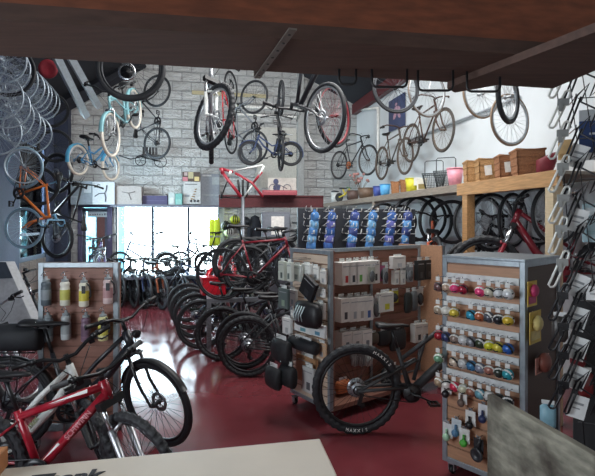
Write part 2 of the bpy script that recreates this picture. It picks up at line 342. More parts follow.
BLOCK = blockmat('painted_split_face_block', 'cfd0cf', 'c4c5c5', 'aaabac', 1.0)
BRICK = blockmat('brown_block', '8b7a70', '7c6d66', '54504f', .6)
WALLW = mt('d3d8db', .7, var=.05, scale=1.5); NAVY = mt('2a3348', .6); MAROON = mt('571c22', .5, var=.2); ROOFM = mt('2b2d34', .8); STEELP = mt('9fa6ad', .5, .3)
fm = mt('6c3036', .3, var=.16, scale=2.2, bump=.03)
# floor: worn oxide red paint, scuffs are its own pattern
nt = fm.node_tree; b = nt.nodes['Principled BSDF']; fm.name = 'red_painted_concrete'
n2 = nt.nodes.new('ShaderNodeTexNoise'); n2.inputs['Scale'].default_value = 3.5; n2.inputs['Detail'].default_value = 8
r2 = nt.nodes.new('ShaderNodeMapRange'); r2.inputs[1].default_value = .3; r2.inputs[2].default_value = .75; r2.inputs[3].default_value = .1; r2.inputs[4].default_value = .24
nt.links.new(nt.nodes['Texture Coordinate'].outputs['Object'], n2.inputs[0]); nt.links.new(n2.outputs[0], r2.inputs[0]); nt.links.new(r2.outputs[0], b.inputs['Roughness'])
struct(MB().bx(UL-.3, UR+.3, VF-.3, VB+.3, -.12, 0).obj('floor', fm, None, RM))
gp = mt('b9b6ae', .8, var=.08, scale=6, bump=.1)
struct(MB().bx(-25, 25, VB+.3, 45, -.14, -.01).obj('ground', gp, None, RM))
# back wall with a doorway and three windows
def ub(px): return loc(BACK.at(px, 206))[0]
du0, du1, wu0, wu1, zt, zs = ub(79), ub(112), ub(115.5), ub(219), 2.13, .5
w = MB(); T = .25
for a0, a1, z0, z1 in ((UL-.3, du0, 0, 7), (du1, wu0, 0, zt), (wu0, wu1, 0, zs), (wu1, UR+.3, 0, 7), (du0, wu1, zt, 7)): w.bx(a0, a1, VB, VB+T, z0, z1)
struct(w.obj('wall_back', BLOCK, None, RM))
w = MB(); RT_ = 4.5
struct(w.bx(UR, UR+.25, VF, VB, 0, RT_).obj('wall_right', WALLW, None, RM))
struct(MB().bx(UR-.12, UR+.02, VF, VB, RT_-.12, RT_+.12).obj('trim_1', MAROON, None, RM))
p0, p1 = LEFT.at(45.5, 200), LEFT.at(19, 200); lv0, lv1 = loc(p1)[1], loc(p0)[1]; lz0, lz1 = 1.05, 3.25
w = MB()
for v0, v1, z0, z1 in ((VF, lv0, 0, 4.4), (lv1, VB, 0, 4.4), (lv0, lv1, lz1, 4.4)): w.bx(UL-.06, UL, v0, v1, z0, z1)
struct(w.obj('wall_left', mt('48526a', .75, var=.1), None, RM))
struct(MB().bx(UL-.06, UL, lv0, lv1, 0, lz0).obj('wall_left_sill', BRICK, None, RM))
struct(MB().bx(UL-.25, UR+.25, VF-.25, VF, 0, 7).obj('wall_front', WALLW, None, RM))
# gabled roof
ru = .35; rz = 6.3; rm = MB()
rm.ext([(UL-.3, VF-.3, 4.15), (ru, VF-.3, rz), (ru, VF-.3, rz+.15), (UL-.3, VF-.3, 4.3)], (0, VB-VF+.6, 0)); rm.ext([(ru, VF-.3, rz), (UR+.3, VF-.3, 4.45), (UR+.3, VF-.3, 4.6), (ru, VF-.3, rz+.15)], (0, VB-VF+.6, 0))
struct(rm.obj('ceiling', ROOFM, None, RM))
def strut(name, a, b, r, m): d = (V(b)-V(a)).normalized(); e = MB(); e.tube([a, b], r*1.2, 4, sm=False); return struct(e.obj(name, m))
strut('beam', P(28, 124, 10.0), P(142, 60, 10.7), .15, mt('1f222a', .6))
strut('trim_2', P(53, 50, 6.7), P(86, 116, 8.2), .06, STEELP); strut('trim_2', P(64, 46, 6.9), P(98, 106, 8.3), .06, STEELP)
# windows
GL = bpy.data.materials.new('window_glass'); GL.use_nodes = True; nt = GL.node_tree; nt.nodes.clear()
o_ = nt.nodes.new('ShaderNodeOutputMaterial'); tr = nt.nodes.new('ShaderNodeBsdfTransparent'); gl = nt.nodes.new('ShaderNodeBsdfGlossy'); mx = nt.nodes.new('ShaderNodeMixShader'); fr = nt.nodes.new('ShaderNodeFresnel')
tr.inputs[0].default_value = (.93, .98, 1, 1); gl.inputs['Roughness'].default_value = .02; fr.inputs[0].default_value = 1.3
nt.links.new(fr.outputs[0], mx.inputs[0]); nt.links.new(tr.outputs[0], mx.inputs[1]); nt.links.new(gl.outputs[0], mx.inputs[2]); nt.links.new(mx.outputs[0], o_.inputs[0])
FRM = mt('4b5560', .45, .4); edges = [wu0, ub(152.5), ub(188.5), wu1]
for i in range(3):
    a, c = edges[i], edges[i+1]; f = MB(); e = .03
    f.bx(a, a+e, VB+.05, VB+.13, zs, zt); f.bx(c-e, c, VB+.05, VB+.13, zs, zt); f.bx(a, c, VB+.05, VB+.13, zs, zs+.05); f.bx(a, c, VB+.05, VB+.13, zt-.04, zt)
    wi = struct(f.obj('window_%d' % (i+1), FRM, None, RM)); MB().bx(a+e, c-e, VB+.085, VB+.093, zs+.05, zt-.04).obj('pane', GL, wi)
f = MB(); f.bx(UL-.05, UL-.01, lv0, lv0+.08, lz0, lz1); f.bx(UL-.05, UL-.01, lv1-.08, lv1, lz0, lz1); f.bx(UL-.05, UL-.01, lv0, lv1, lz0, lz0+.08); f.bx(UL-.05, UL-.01, lv0, lv1, lz1-.08, lz1); f.bx(UL-.045, UL-.015, lv0, lv1, 1.5, 1.55)
wi = struct(f.obj('window_4', mt('3b4a66', .5), None, RM)); MB().bx(UL-.034, UL-.028, lv0+.08, lv1-.08, lz0+.08, lz1-.08).obj('pane', GL, wi)
# doorway, a glazed door standing in it, sign on the glass
f = MB(); f.bx(du0-.02, du0+.07, VB-.03, VB+.2, 0, zt); f.bx(du1-.1, du1+.01, VB-.03, VB+.2, 0, zt); f.bx(du0, du1, VB-.03, VB+.2, zt-.06, zt+.02)
d = struct(f.obj('door_1', mt('4c4763', .5), None, RM)); f = MB(); a, c = du0+.07, du1-.1
for x0, x1, z0, z1 in ((a, a+.06, .02, 2.04), (c-.06, c, .02, 2.04), (a, c, .02, .25), (a, c, 1.98, 2.06), (c-.24, c-.06, .2, 1.98)): f.bx(x0, x1, VB+.06, VB+.11, z0, z1, 1 if x0 == c-.24 else 0)
f.obj('door_leaf', [mt('5d6474', .4, .3), mt('6b4340', .5)], d); MB().bx(a+.06, c-.24, VB+.08, VB+.088, .25, 1.98).obj('door_glass', GL, d)
MB().tube([(c-.26, VB+.03, .9), (c-.26, VB+.0, .95), (c-.26, VB+.0, 1.2), (c-.26, VB+.03, 1.25)], .012, 8).obj('door_handle', CHR, d)
f = MB(); f.bx(a+.1, a+.62, VB+.045, VB+.06, 1.86, 1.98)
for i in range(9): f.bx(a+.14+i*.05, a+.14+i*.05+R.uniform(.02, .038), VB+.041, VB+.046, 1.9, 1.9+R.uniform(.02, .045), 1)
sg = f.obj('door_sign', [mt('cfd9dd', .5), mt('5c6876', .6)], None, RM); tag(sg, 'pale oblong sign at the head of the glazed back door', 'sign')
struct(MB().bx(du0-1.2, du1+.05, VB+1.6, VB+1.7, 0, 2.6).obj('wall_vestibule', mt('5f9aa8', .7), None, RM))
# wall trim: downpipe, batten, rails, pale panel, conduits
def rbk(px0, py0, px1, py1, th, name, m): mw, w_, h_ = slab(px0, py0, px1, py1, BACK); return struct(MB().bx(-w_/2, w_/2, -th, 0, 0, h_).obj(name, m, None, mw))
rbk(297, 60, 303, 290, .1, 'trim_3', mt('a8aaa9', .6)); rbk(192, 93, 268, 96.5, .04, 'trim_4', mt('b5ab8a', .7)); rbk(236, 107, 298, 109.5, .05, 'trim_5', WHT); rbk(236, 115, 296, 117, .05, 'trim_5', WHT)
rbk(257, 128, 296, 188, .03, 'trim_6', mt('c3c2ba', .6)); rbk(112, 205, 222, 207.5, .3, 'trim_7', mt('6b6f7c', .6)); rbk(218, 206, 224, 290, .05, 'trim_8', mt('8d9096', .6))
cd = MB()
for px0, py0, px1, py1 in ((410, 140, 520, 96.5),):
    q = RIGHT.off(.03); cd.tube([q.at(px0, py0), q.at(px1, py1)], .016, 6)
struct(cd.obj('conduit_trim', STEELP)); cd = MB(); q = RIGHT.off(.04); cd.tube([q.at(378, 108), q.at(378, 175)], .03, 6); cd.tube([q.at(357, 110), q.at(378, 108)], .03, 6); struct(cd.obj('conduit_trim', WHT))
# post in the left corner, dark cloak of conduit boxes beside it
struct(MB().bx(UL, UL+.28, VB-.25, VB, 0, 4.4).obj('column', mt('2c3448', .6), None, RM))
# red steel beam along the back, under the loft edge
mw, w_, h_ = slab(219, 195.5, 323, 207.5, Plane((-.3, 9.6), 6)); f = MB(); f.bx(-w_/2, w_/2, -.08, .08, 0, .03); f.bx(-w_/2, w_/2, -.08, .08, h_-.03, h_); f.bx(-w_/2, w_/2, -.05, .05, .03, h_-.03); struct(f.obj('beam', MAROON, None, mw, .004))
# deep storage shelf along the right wall: fascia, deck, posts
SH = Plane((1.87, 5.6), -78); wd = mt('b58a5c', .65, wood=True, var=.22); wg = mt('8d8276', .75, wood=True, var=.25)
zt_ = 2.19
def shv(px): q = SH.at(px, 190); return (q-SH.p).dot(SH.u)
f = MB(); u0, u1, u2 = shv(323), shv(457), shv(556); MW = TR(SH.p)@RZ(SH.a)
f.bx(u0, u1, 0, .05, zt_-.085, zt_); f.bx(u1, u2, 0, .05, zt_-.125, zt_+.0, 1); f.bx(u0, u2, .05, .95, zt_-.03, zt_-.004, 1)
shf = empty('storage_shelf', 'long timber storage shelf under the baskets along the white wall, grey board then new pine', 'shelf', MW)
MB().bx(u0, u1, 0, .045, zt_-.09, zt_+.002).obj('fascia_board', wg, shf, None, .004); MB().bx(u1, u2+.02, -.005, .045, zt_-.135, zt_+.004).obj('fascia_board', wd, shf, None, .004)
MB().bx(u0, u2, .045, .86, zt_-.03, zt_-.002).obj('deck', wg, shf)
for px, m_ in ((373, wg), (464.5, wd), (549, mt('c9b594', .65, wood=True))): c = shv(px); MB().bx(c-.05, c+.05, .0, .1, 0, zt_-.09).obj('post', m_, shf, None, .004)
# counter in the foreground
cm = mt('d9cfc0', .35, var=.04, scale=6); zc = 1.0
def hz(px, py, z): Y = (H-z)*F/(py-HY); return P(px, py, Y)
a, b_, = hz(-60, 474, zc), hz(320, 438, zc); e2 = (hz(338, 476, zc)-b_).normalized(); e1 = (a-b_).normalized()
c3 = b_+e2*.75; c4 = a-e1*0+e1*.9; pts = [c4, b_, c3, c4+e2*.75]
ct = tag(MB().ext([p-V((0, 0, .04)) for p in pts][::-1], (0, 0, .04)).obj('counter_top', cm, None, None, .006), 'cream laminate counter top in the foreground with dark hand lettering', 'counter')
bd = [p-V((0, 0, zc-0))*1 for p in pts]; cx_ = sum(pts, V())/4; bs = [V((cx_.x+(p.x-cx_.x)*.92, cx_.y+(p.y-cx_.y)*.92, 0)) for p in pts]
MB().ext(bs[::-1], (0, 0, zc-.04)).obj('counter_base', mt('6f5038', .6, wood=True), ct)
ang = math.atan2(-e1.y, -e1.x); tp = hz(24, 486.5, zc)
text('Thank', .08, mt('24262a', .6), ct, TR((tp.x, tp.y, zc+.001))@RZ(ang), 'lettering', shear=.1, bold=.0035, left=True)
# weathered board that closes the counter on the right
q0, q1 = hz(487, 394, 1.15), hz(640, 482.5, 1.15); dv = (q1-q0); nv = V((dv.y, -dv.x, 0)).normalized()*-1
if nv.x < 0: nv = -nv
wb = mt('827f72', .85, var=.45, scale=7, bump=.35, wood=False)
wb.node_tree.nodes['Mapping'].inputs['Scale'].default_value = (7, .7, 5)
nt = wb.node_tree; b = nt.nodes['Principled BSDF']; sp = nt.nodes.new('ShaderNodeTexNoise'); sp.inputs['Scale'].default_value = 5.5; sp.inputs['Detail'].default_value = 7
rp = nt.nodes.new('ShaderNodeValToRGB'); rp.color_ramp.elements[0].position = .48; rp.color_ramp.elements[1].position = .66; rp.color_ramp.elements[0].color = (0, 0, 0, 1); rp.color_ramp.elements[1].color = (1, 1, 1, 1)
mxn = nt.nodes.new('ShaderNodeMix'); mxn.data_type = 'RGBA'; mxn.inputs[7].default_value = lin('3d362f')+[1]; old = b.inputs['Base Color'].links[0].from_socket
nt.links.new(nt.nodes['Texture Coordinate'].outputs['Object'], sp.inputs[0]); nt.links.new(sp.outputs[0], rp.inputs[0]); nt.links.new(rp.outputs[0], mxn.inputs[0]); nt.links.new(old, mxn.inputs[6]); nt.links.new(mxn.outputs[2], b.inputs['Base Color'])
tag(MB().ext([q0, q1, q1+nv*.026, q0+nv*.026], (0, 0, -1.15)).obj('weathered_board', wb, None, None, .003), 'weathered grey plywood board closing the right end of the counter', 'board')
# loft beam overhead: warm plank face, dark underside, steel strap
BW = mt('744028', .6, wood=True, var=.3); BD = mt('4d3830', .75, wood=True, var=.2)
zb = 2.17
n0, n1, f0, f1 = hz(-60, 15, zb), hz(560, 57, zb), hz(-60, 52, zb), hz(553, 88.5, zb)
n1 = n0+(n1-n0)*1.12; f1b = f1
bm = empty('loft_beam', 'heavy dark brown timber loft beam overhead across the top', 'beam', M.Identity(4)); bm['kind'] = 'structure'
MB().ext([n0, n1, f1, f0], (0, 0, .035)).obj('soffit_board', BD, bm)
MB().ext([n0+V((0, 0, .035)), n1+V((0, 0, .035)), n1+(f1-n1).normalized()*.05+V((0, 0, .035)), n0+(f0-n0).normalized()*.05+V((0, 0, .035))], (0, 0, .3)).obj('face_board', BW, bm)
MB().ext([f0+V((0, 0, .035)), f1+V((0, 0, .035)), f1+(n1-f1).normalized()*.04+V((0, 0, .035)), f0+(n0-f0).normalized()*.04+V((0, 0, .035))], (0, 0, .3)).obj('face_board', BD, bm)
g0, g1 = hz(455, 86.5, zb-.002), hz(640, 52, zb-.002); gn = V((g1.y-g0.y, g0.x-g1.x, 0)).normalized()
if gn.y > 0: gn = -gn
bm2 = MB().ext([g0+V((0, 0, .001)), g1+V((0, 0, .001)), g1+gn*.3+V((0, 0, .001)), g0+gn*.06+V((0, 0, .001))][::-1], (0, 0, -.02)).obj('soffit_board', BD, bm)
s0, s1 = hz(293, 28, zb-.004), hz(257, 77, zb-.004); dv = (s1-s0); sn = V((-dv.y, dv.x, 0)).normalized()*.009; f = MB()
f.ext([s0-sn, s0+sn, s1+sn, s1-sn], (0, 0, -.004))
for i in range(7): f.lathe([(.0035, 0), (.0035, -.0012)], s0+dv*(.08+i*.14)-V((0, 0, .004)), (0, 0, 1), 8, mi=1)
f.ext([s1-sn, s1+sn, s1+sn+dv.normalized()*.003, s1-sn+dv.normalized()*.003], (0, 0, .05))
st_ = f.obj('steel_strap', [mt('8c867f', .35, .7), BLK]); tag(st_, 'perforated steel strap fixed under the dark overhead beam', 'bracket')
# ---------- styles
mk('ecity', R=.355, t=.026, wb=1.13, cs=.46, st=.45, sh=.66, rd=.03, rt=.018, bw=.66, rise=.05, stem=.07, fl=.44, hl=.16, up=.09, fend=True, rack=True, disc=True, hi=True, spokes=32, frame='step', kick=True, saddle=1.3)
mk('junior', R=.325, t=.028, wb=.98, cs=.39, st=.36, sh=.56, rd=.026, rt=.022, bw=.60, rise=.03, fl=.42, hl=.11, drop=.03, fork='susp', knob=.006, hi=True, spokes=32, ring=.08, sa=70, kick=True)
mk('stepwhite', R=.305, t=.027, wb=1.0, cs=.40, st=.34, sh=.55, rd=.024, rt=.018, bw=.60, rise=.06, fl=.42, hl=.13, fork='susp', knob=.005, hi=True, spokes=28, frame='step', kick=True)
mk('trail', R=.37, t=.032, wb=1.2, cs=.45, st=.38, sh=.54, rd=.031, rt=.018, bw=.74, rise=.02, fl=.56, hl=.15, ha=66, drop=.03, fork='susp', knob=.007, hi=True, disc=True, spokes=28, frame='fs', ring=.075)
mk('mtb', R=.345, t=.027, wb=1.08, cs=.43, st=.43, sh=.60, rd=.021, rt=.016, bw=.66, fl=.47, hl=.12, fork='susp', knob=0, disc=True, spokes=24, kick=True)
mk('mtbhi', R=.345, t=.03, wb=1.08, cs=.43, st=.43, sh=.60, rd=.022, rt=.017, bw=.66, fl=.47, hl=.12, fork='susp', knob=.006, disc=True, spokes=32, hi=True, up=.08)
mk('road', R=.34, t=.016, wb=1.0, cs=.41, st=.50, sh=.66, rd=.017, rt=.014, bar='drop', bw=.42, fl=.37, hl=.14, ha=73, spokes=24, stem=.1)
mk('classic', R=.335, t=.018, wb=1.08, cs=.45, st=.50, sh=.58, rd=.014, rt=.013, bar='swept', bw=.56, fl=.38, hl=.14, ha=68, spokes=24, rise=.03, stem=.04)
mk('cruiser', R=.32, t=.025, wb=1.08, cs=.45, st=.40, sh=.50, rd=.017, rt=.016, bar='swept', bw=.66, fl=.37, hl=.16, ha=68, fend=True, frame='cruiser', spokes=28, rise=.08, stem=.04)
mk('tot', R=.24, t=.024, wb=.80, cs=.33, st=.28, sh=.38, rd=.016, rt=.015, bar='bmx', bw=.50, fl=.28, hl=.11, drop=.02, fend=True, frame='step', spokes=20, rise=.1, stem=.03, ring=.06)
mk('fold', R=.25, t=.02, wb=.95, cs=.36, st=.36, sh=.62, rd=.02, rt=.016, bw=.54, fl=.30, hl=.2, up=.16, spokes=20, drop=-.02)
RED = mt('b3202c', .3, coat=.5); BLACKP = mt('22242a', .35, coat=.3); BLUEP = mt('2c4f9a', .35, coat=.3); WHITEP = mt('dfe2df', .3, coat=.4); TEAL = mt('7fb2bb', .35, coat=.3); ORG = mt('d9762e', .35, coat=.3); CRIM = mt('7d1d2b', .35, coat=.3)
DKB = mt('2b3350', .4); GRN = mt('2f5a4a', .4); BRN = mt('4c352c', .45); WTY = mt('e3ddd0', .6); TAN = mt('8f7a66', .6); MAT = mt('2d2f31', .5); SILV = mt('b9bec4', .3, .6)
# ---------- bikes in the foreground on the left
A_ = ground(bike('ecity', 'city_bicycle', 'black city bicycle with fenders and trunk bag in front of the bottle stand', BLACKP, fender=BLK, rim=DSPK, steer=-33), 'f', 158, 3.72, 2)
k = ST['ecity']; m_ = MB(); a = k['A']; secs = [(a.x-.2, .09, .95, .775), (a.x-.18, .11, .965, .765), (a.x+.1, .115, .97, .762), (a.x+.22, .10, .955, .765), (a.x+.24, .07, .93, .775)]
loft(m_, secs, 14); bg_ = m_.obj('trunk_bag', mt('1e2126', .7), A_); m_ = MB(); m_.tube([(a.x-.19, 0, .95), (a.x-.1, .112, .9), (a.x+.12, .118, .9), (a.x+.235, 0, .96)], .005, 5); m_.obj('zip', mt('4a4d52', .5), bg_)
m_ = MB(); q = k['ht']-k['hb']+V((.11, 0, -.0)); m_.lathe([(.02, -.03), (.032, 0), (.034, .02), (.03, .024)], q, (1, 0, 0), 12); m_.obj('headlamp', BLK, A_, TR(k['hb'])@M.Rotation(rad(-33), 4, k['sx']))
m_ = MB()
for s_ in (-1, 1): m_.tube([k['sd']+V((-.06, .03*s_, .0)), k['sd']+V((-.06, .03*s_, .05))], .022, 10)
m_.obj('saddle_spring', CHR, A_)
C_ = ground(bike('junior', 'mountain_bicycle', 'red junior mountain bicycle with white flashes and silver fork behind the counter', mt('96182a', .3, coat=.5), fork=mt('a9aaae', .35, .7), steer=-36, grip=mt('4f5154', .7), rim=DSPK), 'f', 141, 2.86, 3)
k = ST['junior']; dt0, dt1 = k['BB'], k['hb']+k['sx']*.035; dd = (dt1-dt0).normalized(); aa = math.atan2(dd.z, dd.x)
text('SCHWINN', .044, mt('c9868c', .4), C_, TR(dt0*.40+dt1*.60+V((0, -.031, 0)))@M.Rotation(-aa, 4, 'Y')@UPR, 'lettering', bold=.001)
ml = MB()
for t0, t1 in ((.12, .34),):
    p0, p1 = dt0*(1-t0)+dt1*t0, dt0*(1-t1)+dt1*t1; up_ = V((-dd.z, 0, dd.x)); ml.ext([p0+up_*.016+V((0, -.023, 0)), p1+up_*.004+V((0, -.027, 0)), p1+up_*.02+V((0, -.023, 0)), p0+up_*.02+V((0, -.022, 0))], (0, -.003, 0))
ml.obj('flash', WHT, C_); tt0, tt1 = k['S'], k['ht']-k['sx']*.03; ml = MB(); p0, p1 = tt0*.62+tt1*.38, tt0*.18+tt1*.82; ml.ext([p0+V((0, -.024, -.002)), p1+V((0, -.026, -.006)), p1+V((0, -.022, .016))], (0, -.003, 0)); ml.obj('flash', WHT, C_)
B_ = ground(bike('stepwhite', 'mountain_bicycle', 'white low step mountain bicycle with green lettering behind the red one', WHITEP, fork=MAT, steer=-62, rim=DSPK), 'f', 106, 3.2, 8)
k = ST['stepwhite']; dt0, dt1 = k['BB'], k['hb']+k['sx']*.05; dd = (dt1-dt0).normalized(); aa = math.atan2(dd.z, dd.x)
text('TREK', .036, mt('a9b487', .5), B_, TR(dt0*.6+dt1*.4+V((0, -.032, .004)))@M.Rotation(-aa, 4, 'Y')@UPR, 'lettering', bold=.001)
ground(bike('mtb', 'mountain_bicycle', 'silver bicycle with a straight bar at the left edge, behind the trunk bag', SILV, bar=SILV, steer=70), 'f', 22, 4.6, 10)
ground(bike('mtb', 'mountain_bicycle', 'dark bicycle leaning by the brown block sill at the left wall', BLACKP, steer=10), 'f', 42, 7.7, 20)
# ---------- big black trail bike
E_ = ground(bike('trail', 'trail_bicycle', 'matt black full suspension trail bicycle parked in front of the packet gondola', MAT, rim=BLK, spoke=BLK, saddle=BLK), 'r', 357, 3.97, 3)
k = ST['trail']
for a0 in (65, 255):
    for i, c in enumerate('MAXXIS'):
        w_ = rad(a0-i*5.5 if a0 < 180 else a0+i*5.5); rr = .335; t_ = TR(k['A']+V((rr*math.cos(w_), -.0275, rr*math.sin(w_))))@M.Rotation(-(w_-math.pi/2) if a0 < 180 else -(w_+math.pi/2), 4, 'Y')@UPR
        text(c, .034, WHT, E_, t_, 'tyre_lettering', ext=.006)
# ---------- row of bicycles pointing right in the middle
rowl = [(248, 5.42, 0, 'mtbhi', 'black mountain bicycle nearest the gondola, rear wheel turned full to the aisle', MAT),
        (244, 5.72, -3, 'mtb', 'grey mountain bicycle second from the aisle in the middle row', mt('3c4046', .4)),
        (222, 6.05, 4, 'mtbhi', 'black fat tyred bicycle third in the middle row by the steel rack post', BLACKP),
        (201, 6.6, 10, 'mtb', 'dark bicycle fourth in the middle row, wheel at the bright floor', BLACKP),
        (196, 7.2, 12, 'mtb', 'dark blue bicycle fifth in the middle row', DKB), (191, 7.8, 14, 'mtb', 'dark green bicycle sixth in the middle row', mt('22382f', .4)), (187, 8.4, 14, 'mtb', 'dark bicycle at the far end of the middle row', BLACKP)]
for px, Y, yw, st_, lb, c in rowl: ground(bike(st_, 'mountain_bicycle', lb, c, group='middle row of parked bicycles', rim=DSPK), 'r', px, Y, yw)
upl = [(222, 6.2, 2, 'road', 'crimson road bicycle with drop bars on the raised rack', CRIM), (247, 6.7, 10, 'mtb', 'dark bicycle on the raised rack just behind the crimson one', BLACKP), (262, 7.2, 25, 'mtb', 'dark bicycle third on the raised rack', DKB),
       (262, 7.8, 35, 'mtb', 'dark bicycle fourth on the raised rack', BLACKP), (270, 8.4, 40, 'mtb', 'dark bicycle furthest back on the raised rack', BLACKP)]
for px, Y, yw, st_, lb, c in upl: ground(bike(st_, 'road_bicycle' if st_ == 'road' else 'mountain_bicycle', lb, c, group='bicycles on the raised rack', rim=DSPK), 'r', px, Y, yw, .74)
# two level steel rack under them
rk = empty('bicycle_rack', 'grey steel two level bicycle rack in the middle of the shop', 'rack', TR(P(209, 222, 6.35)-V((0, 0, H)))@RZ(rad(12)))
gm = mt('8b8f96', .45, .5)
for i, (x, y) in enumerate(((0, 0), (0, 2.7), (2.2, 0), (2.2, 2.7))): m_ = MB(); m_.bx(x-.03, x+.03, y-.03, y+.03, 0, .74); m_.bx(x-.07, x+.07, y-.05, y+.05, 0, .015); m_.obj('post', gm, rk)
for y in (0, 2.7): MB().bx(-.03, 2.23, y-.025, y+.025, .68, .735).obj('cross_rail', gm, rk)
for x in (0, 2.2): MB().bx(x-.025, x+.025, 0, 2.7, .69, .73).obj('side_rail', gm, rk)
# red cruiser with a red crate
ground(bike('cruiser', 'cruiser_bicycle', 'bright red cruiser bicycle with white trim seen end on behind the crimson road bicycle', RED, fork=mt('e7c9c9', .4), fender=mt('d3142a', .3, coat=.5), steer=0), 'f', 214, 7.3, -105, .42)
m_ = MB(); m_.bx(-.17, .17, -.13, .13, 0, .02)
for x0, x1, y0, y1 in ((-.17, .17, -.13, -.115), (-.17, .17, .115, .13), (-.17, -.155, -.13, .13), (.155, .17, -.13, .13)): m_.bx(x0, x1, y0, y1, 0, .26)
m_.bx(-.18, .18, -.14, .14, .235, .26); p = P(213, 294, 7.0); MW = TR(p)@RZ(rad(20)); cr_ = tag(m_.obj('crate', mt('c4182b', .4), None, MW, .004), 'bright red crate under the red cruiser bicycle', 'crate')
# ---------- mountain bikes parked under the windows, bikes shown in the windows
cl = [(162, 9.6, -52, 'orange and black fat tyred bicycle with its front wheel to the aisle under the windows', mt('8a4b32', .4), 0), (182, 9.7, -50, 'black bicycle with its front wheel right of the orange one under the windows', BLACKP, 0), (147, 9.75, -56, 'dark blue bicycle parked left of the orange one under the windows', DKB, 0),
      (134, 9.8, -56, 'black bicycle parked third from the orange one under the windows', BLACKP, 0), (121, 9.9, -56, 'dark teal bicycle parked near the glazed back door', mt('24404c', .4), 0), (172, 10.1, -140, 'blue bicycle turned away below the middle window', mt('2c4c80', .4), 0), (190, 9.6, -20, 'dark grey bicycle below the right window by the row end', mt('3a3f47', .4), 0)]
for px, Y, yw, lb, c, z in cl: ground(bike('mtbhi' if 'fat' in lb else 'mtb', 'mountain_bicycle', lb, c, group='bicycles parked under the windows', rim=DSPK), 'f', px, Y, yw, z)
wl = [(120, 10.35, 192, 'fold', 'small bicycle with a dark frame on show at the left window', DKB), (180, 10.45, 192, 'fold', 'folding bicycle on show between the middle and right window', DKB), (205, 10.4, 15, 'tot', 'small dark bicycle on show at the right window', BLACKP)]
for px, Y, yw, st_, lb, c in wl: ground(bike(st_, 'folding_bicycle' if st_ == 'fold' else 'small_bicycle', lb, c, group='bicycles on show in the windows', rim=DSPK), 'f', px, Y, yw, .62)
pl_ = MB(); pl_.bx(wu0-.1, wu1+.1, VB-.95, VB-.06, .57, .62)
for x in (wu0, (wu0+wu1)/2, wu1): pl_.bx(x-.05, x+.05, VB-.9, VB-.8, 0, .57); pl_.bx(x-.05, x+.05, VB-.2, VB-.1, 0, .57)
tag(pl_.obj('window_bench', mt('5b5f6b', .6), None, RM), 'low grey display bench below the three windows', 'bench')
ground(bike('mtb', 'mountain_bicycle', 'dark purple bicycle standing at the glazed back door', mt('3c2a55', .4), steer=-30), 'f', 103, 9.6, -60, .45)
ground(bike('mtb', 'mountain_bicycle', 'dark bicycle behind the purple one at the glazed back door', DKB, steer=20), 'f', 92, 9.9, -70, .45)
# ---------- bicycles hung high
J = (0, 0, 1)
def yawv(a, pz=0): return V((math.cos(rad(a)), math.sin(rad(a)), pz))
hang(bike('mtbhi', 'mountain_bicycle', 'white and silver mountain bicycle hung high under the beam', SILV, fork=WHITEP, rim=mt('cfd3d6', .3, .6), tyre=RUB, steer=33), 'f', P(211, 116, 4.75), yawv(-80), J)
mk('hybrid', R=.345, t=.021, wb=1.08, cs=.43, st=.45, sh=.62, rd=.026, rt=.018, bw=.64, fl=.44, hl=.13, disc=True, hi=True, spokes=32, up=.07)
hang(bike('hybrid', 'mountain_bicycle', 'black bicycle hung nose down beside the steel strap, disc wheel to the aisle', BLACKP, rim=mt('c3c7ca', .3, .7)), 'f', P(324, 118, 4.7), (0, 0, -1), (-.54, .84, 0))
hang(bike('cruiser', 'cruiser_bicycle', 'pale teal cruiser bicycle with cream tyres hung at the left', TEAL, fork=CHR, tyre=WTY, fender=TEAL), 'f', P(110.5, 135, 6.8), V((-.02, -.94, -.6)), J)
hang(bike('tot', 'child_bicycle', 'blue child bicycle with white tyres hung low on the left of the block wall', mt('3f86b5', .35, coat=.3), tyre=WTY, fender=mt('58a9cf', .35)), 'r', P(78, 160, 7.3), yawv(76, -.02), J)
vh = [(254, 97, 9.6, 'road', 'slim grey road bicycle hung upright on the block wall left of the pale panel', mt('7d848b', .4), 150), (281, 98, 9.3, 'mtb', 'black bicycle hung upright in front of the pale panel', BLACKP, 100), (157, 91, 9.9, 'classic', 'slim black bicycle hung upright on the block wall left of the white bicycle', BLACKP, 160), (250, 153, 9.3, 'tot', 'small dark blue bicycle hung at the left edge of the pale panel', mt('37486f', .4), 170)]
for px, py, Y, st_, lb, c, a in vh: hang(bike(st_, 'hung_bicycle', lb, c, rim=DSPK, steer=0), 'f', P(px, py, Y), (0, 0, 1) if st_ != 'tot' else yawv(190), yawv(a) if st_ != 'tot' else J)
# orange road bicycle hung nose down at the left wall
mk('road26', R=.305, t=.014, wb=.88, cs=.38, st=.44, sh=.58, rd=.02, rt=.016, bar='drop', bw=.40, fl=.33, hl=.12, ha=73, spokes=24, stem=.08)
hang(bike('road26', 'road_bicycle', 'orange road bicycle hung nose down at the left window', ORG, tyre=mt('8fb0c4', .5), rim=mt('9fb8c8', .3, .5), bar=mt('6fa0c0', .4)), 'f', P(24, 228, 7.0), (.0, 0, -1), (1, -.1, 0))
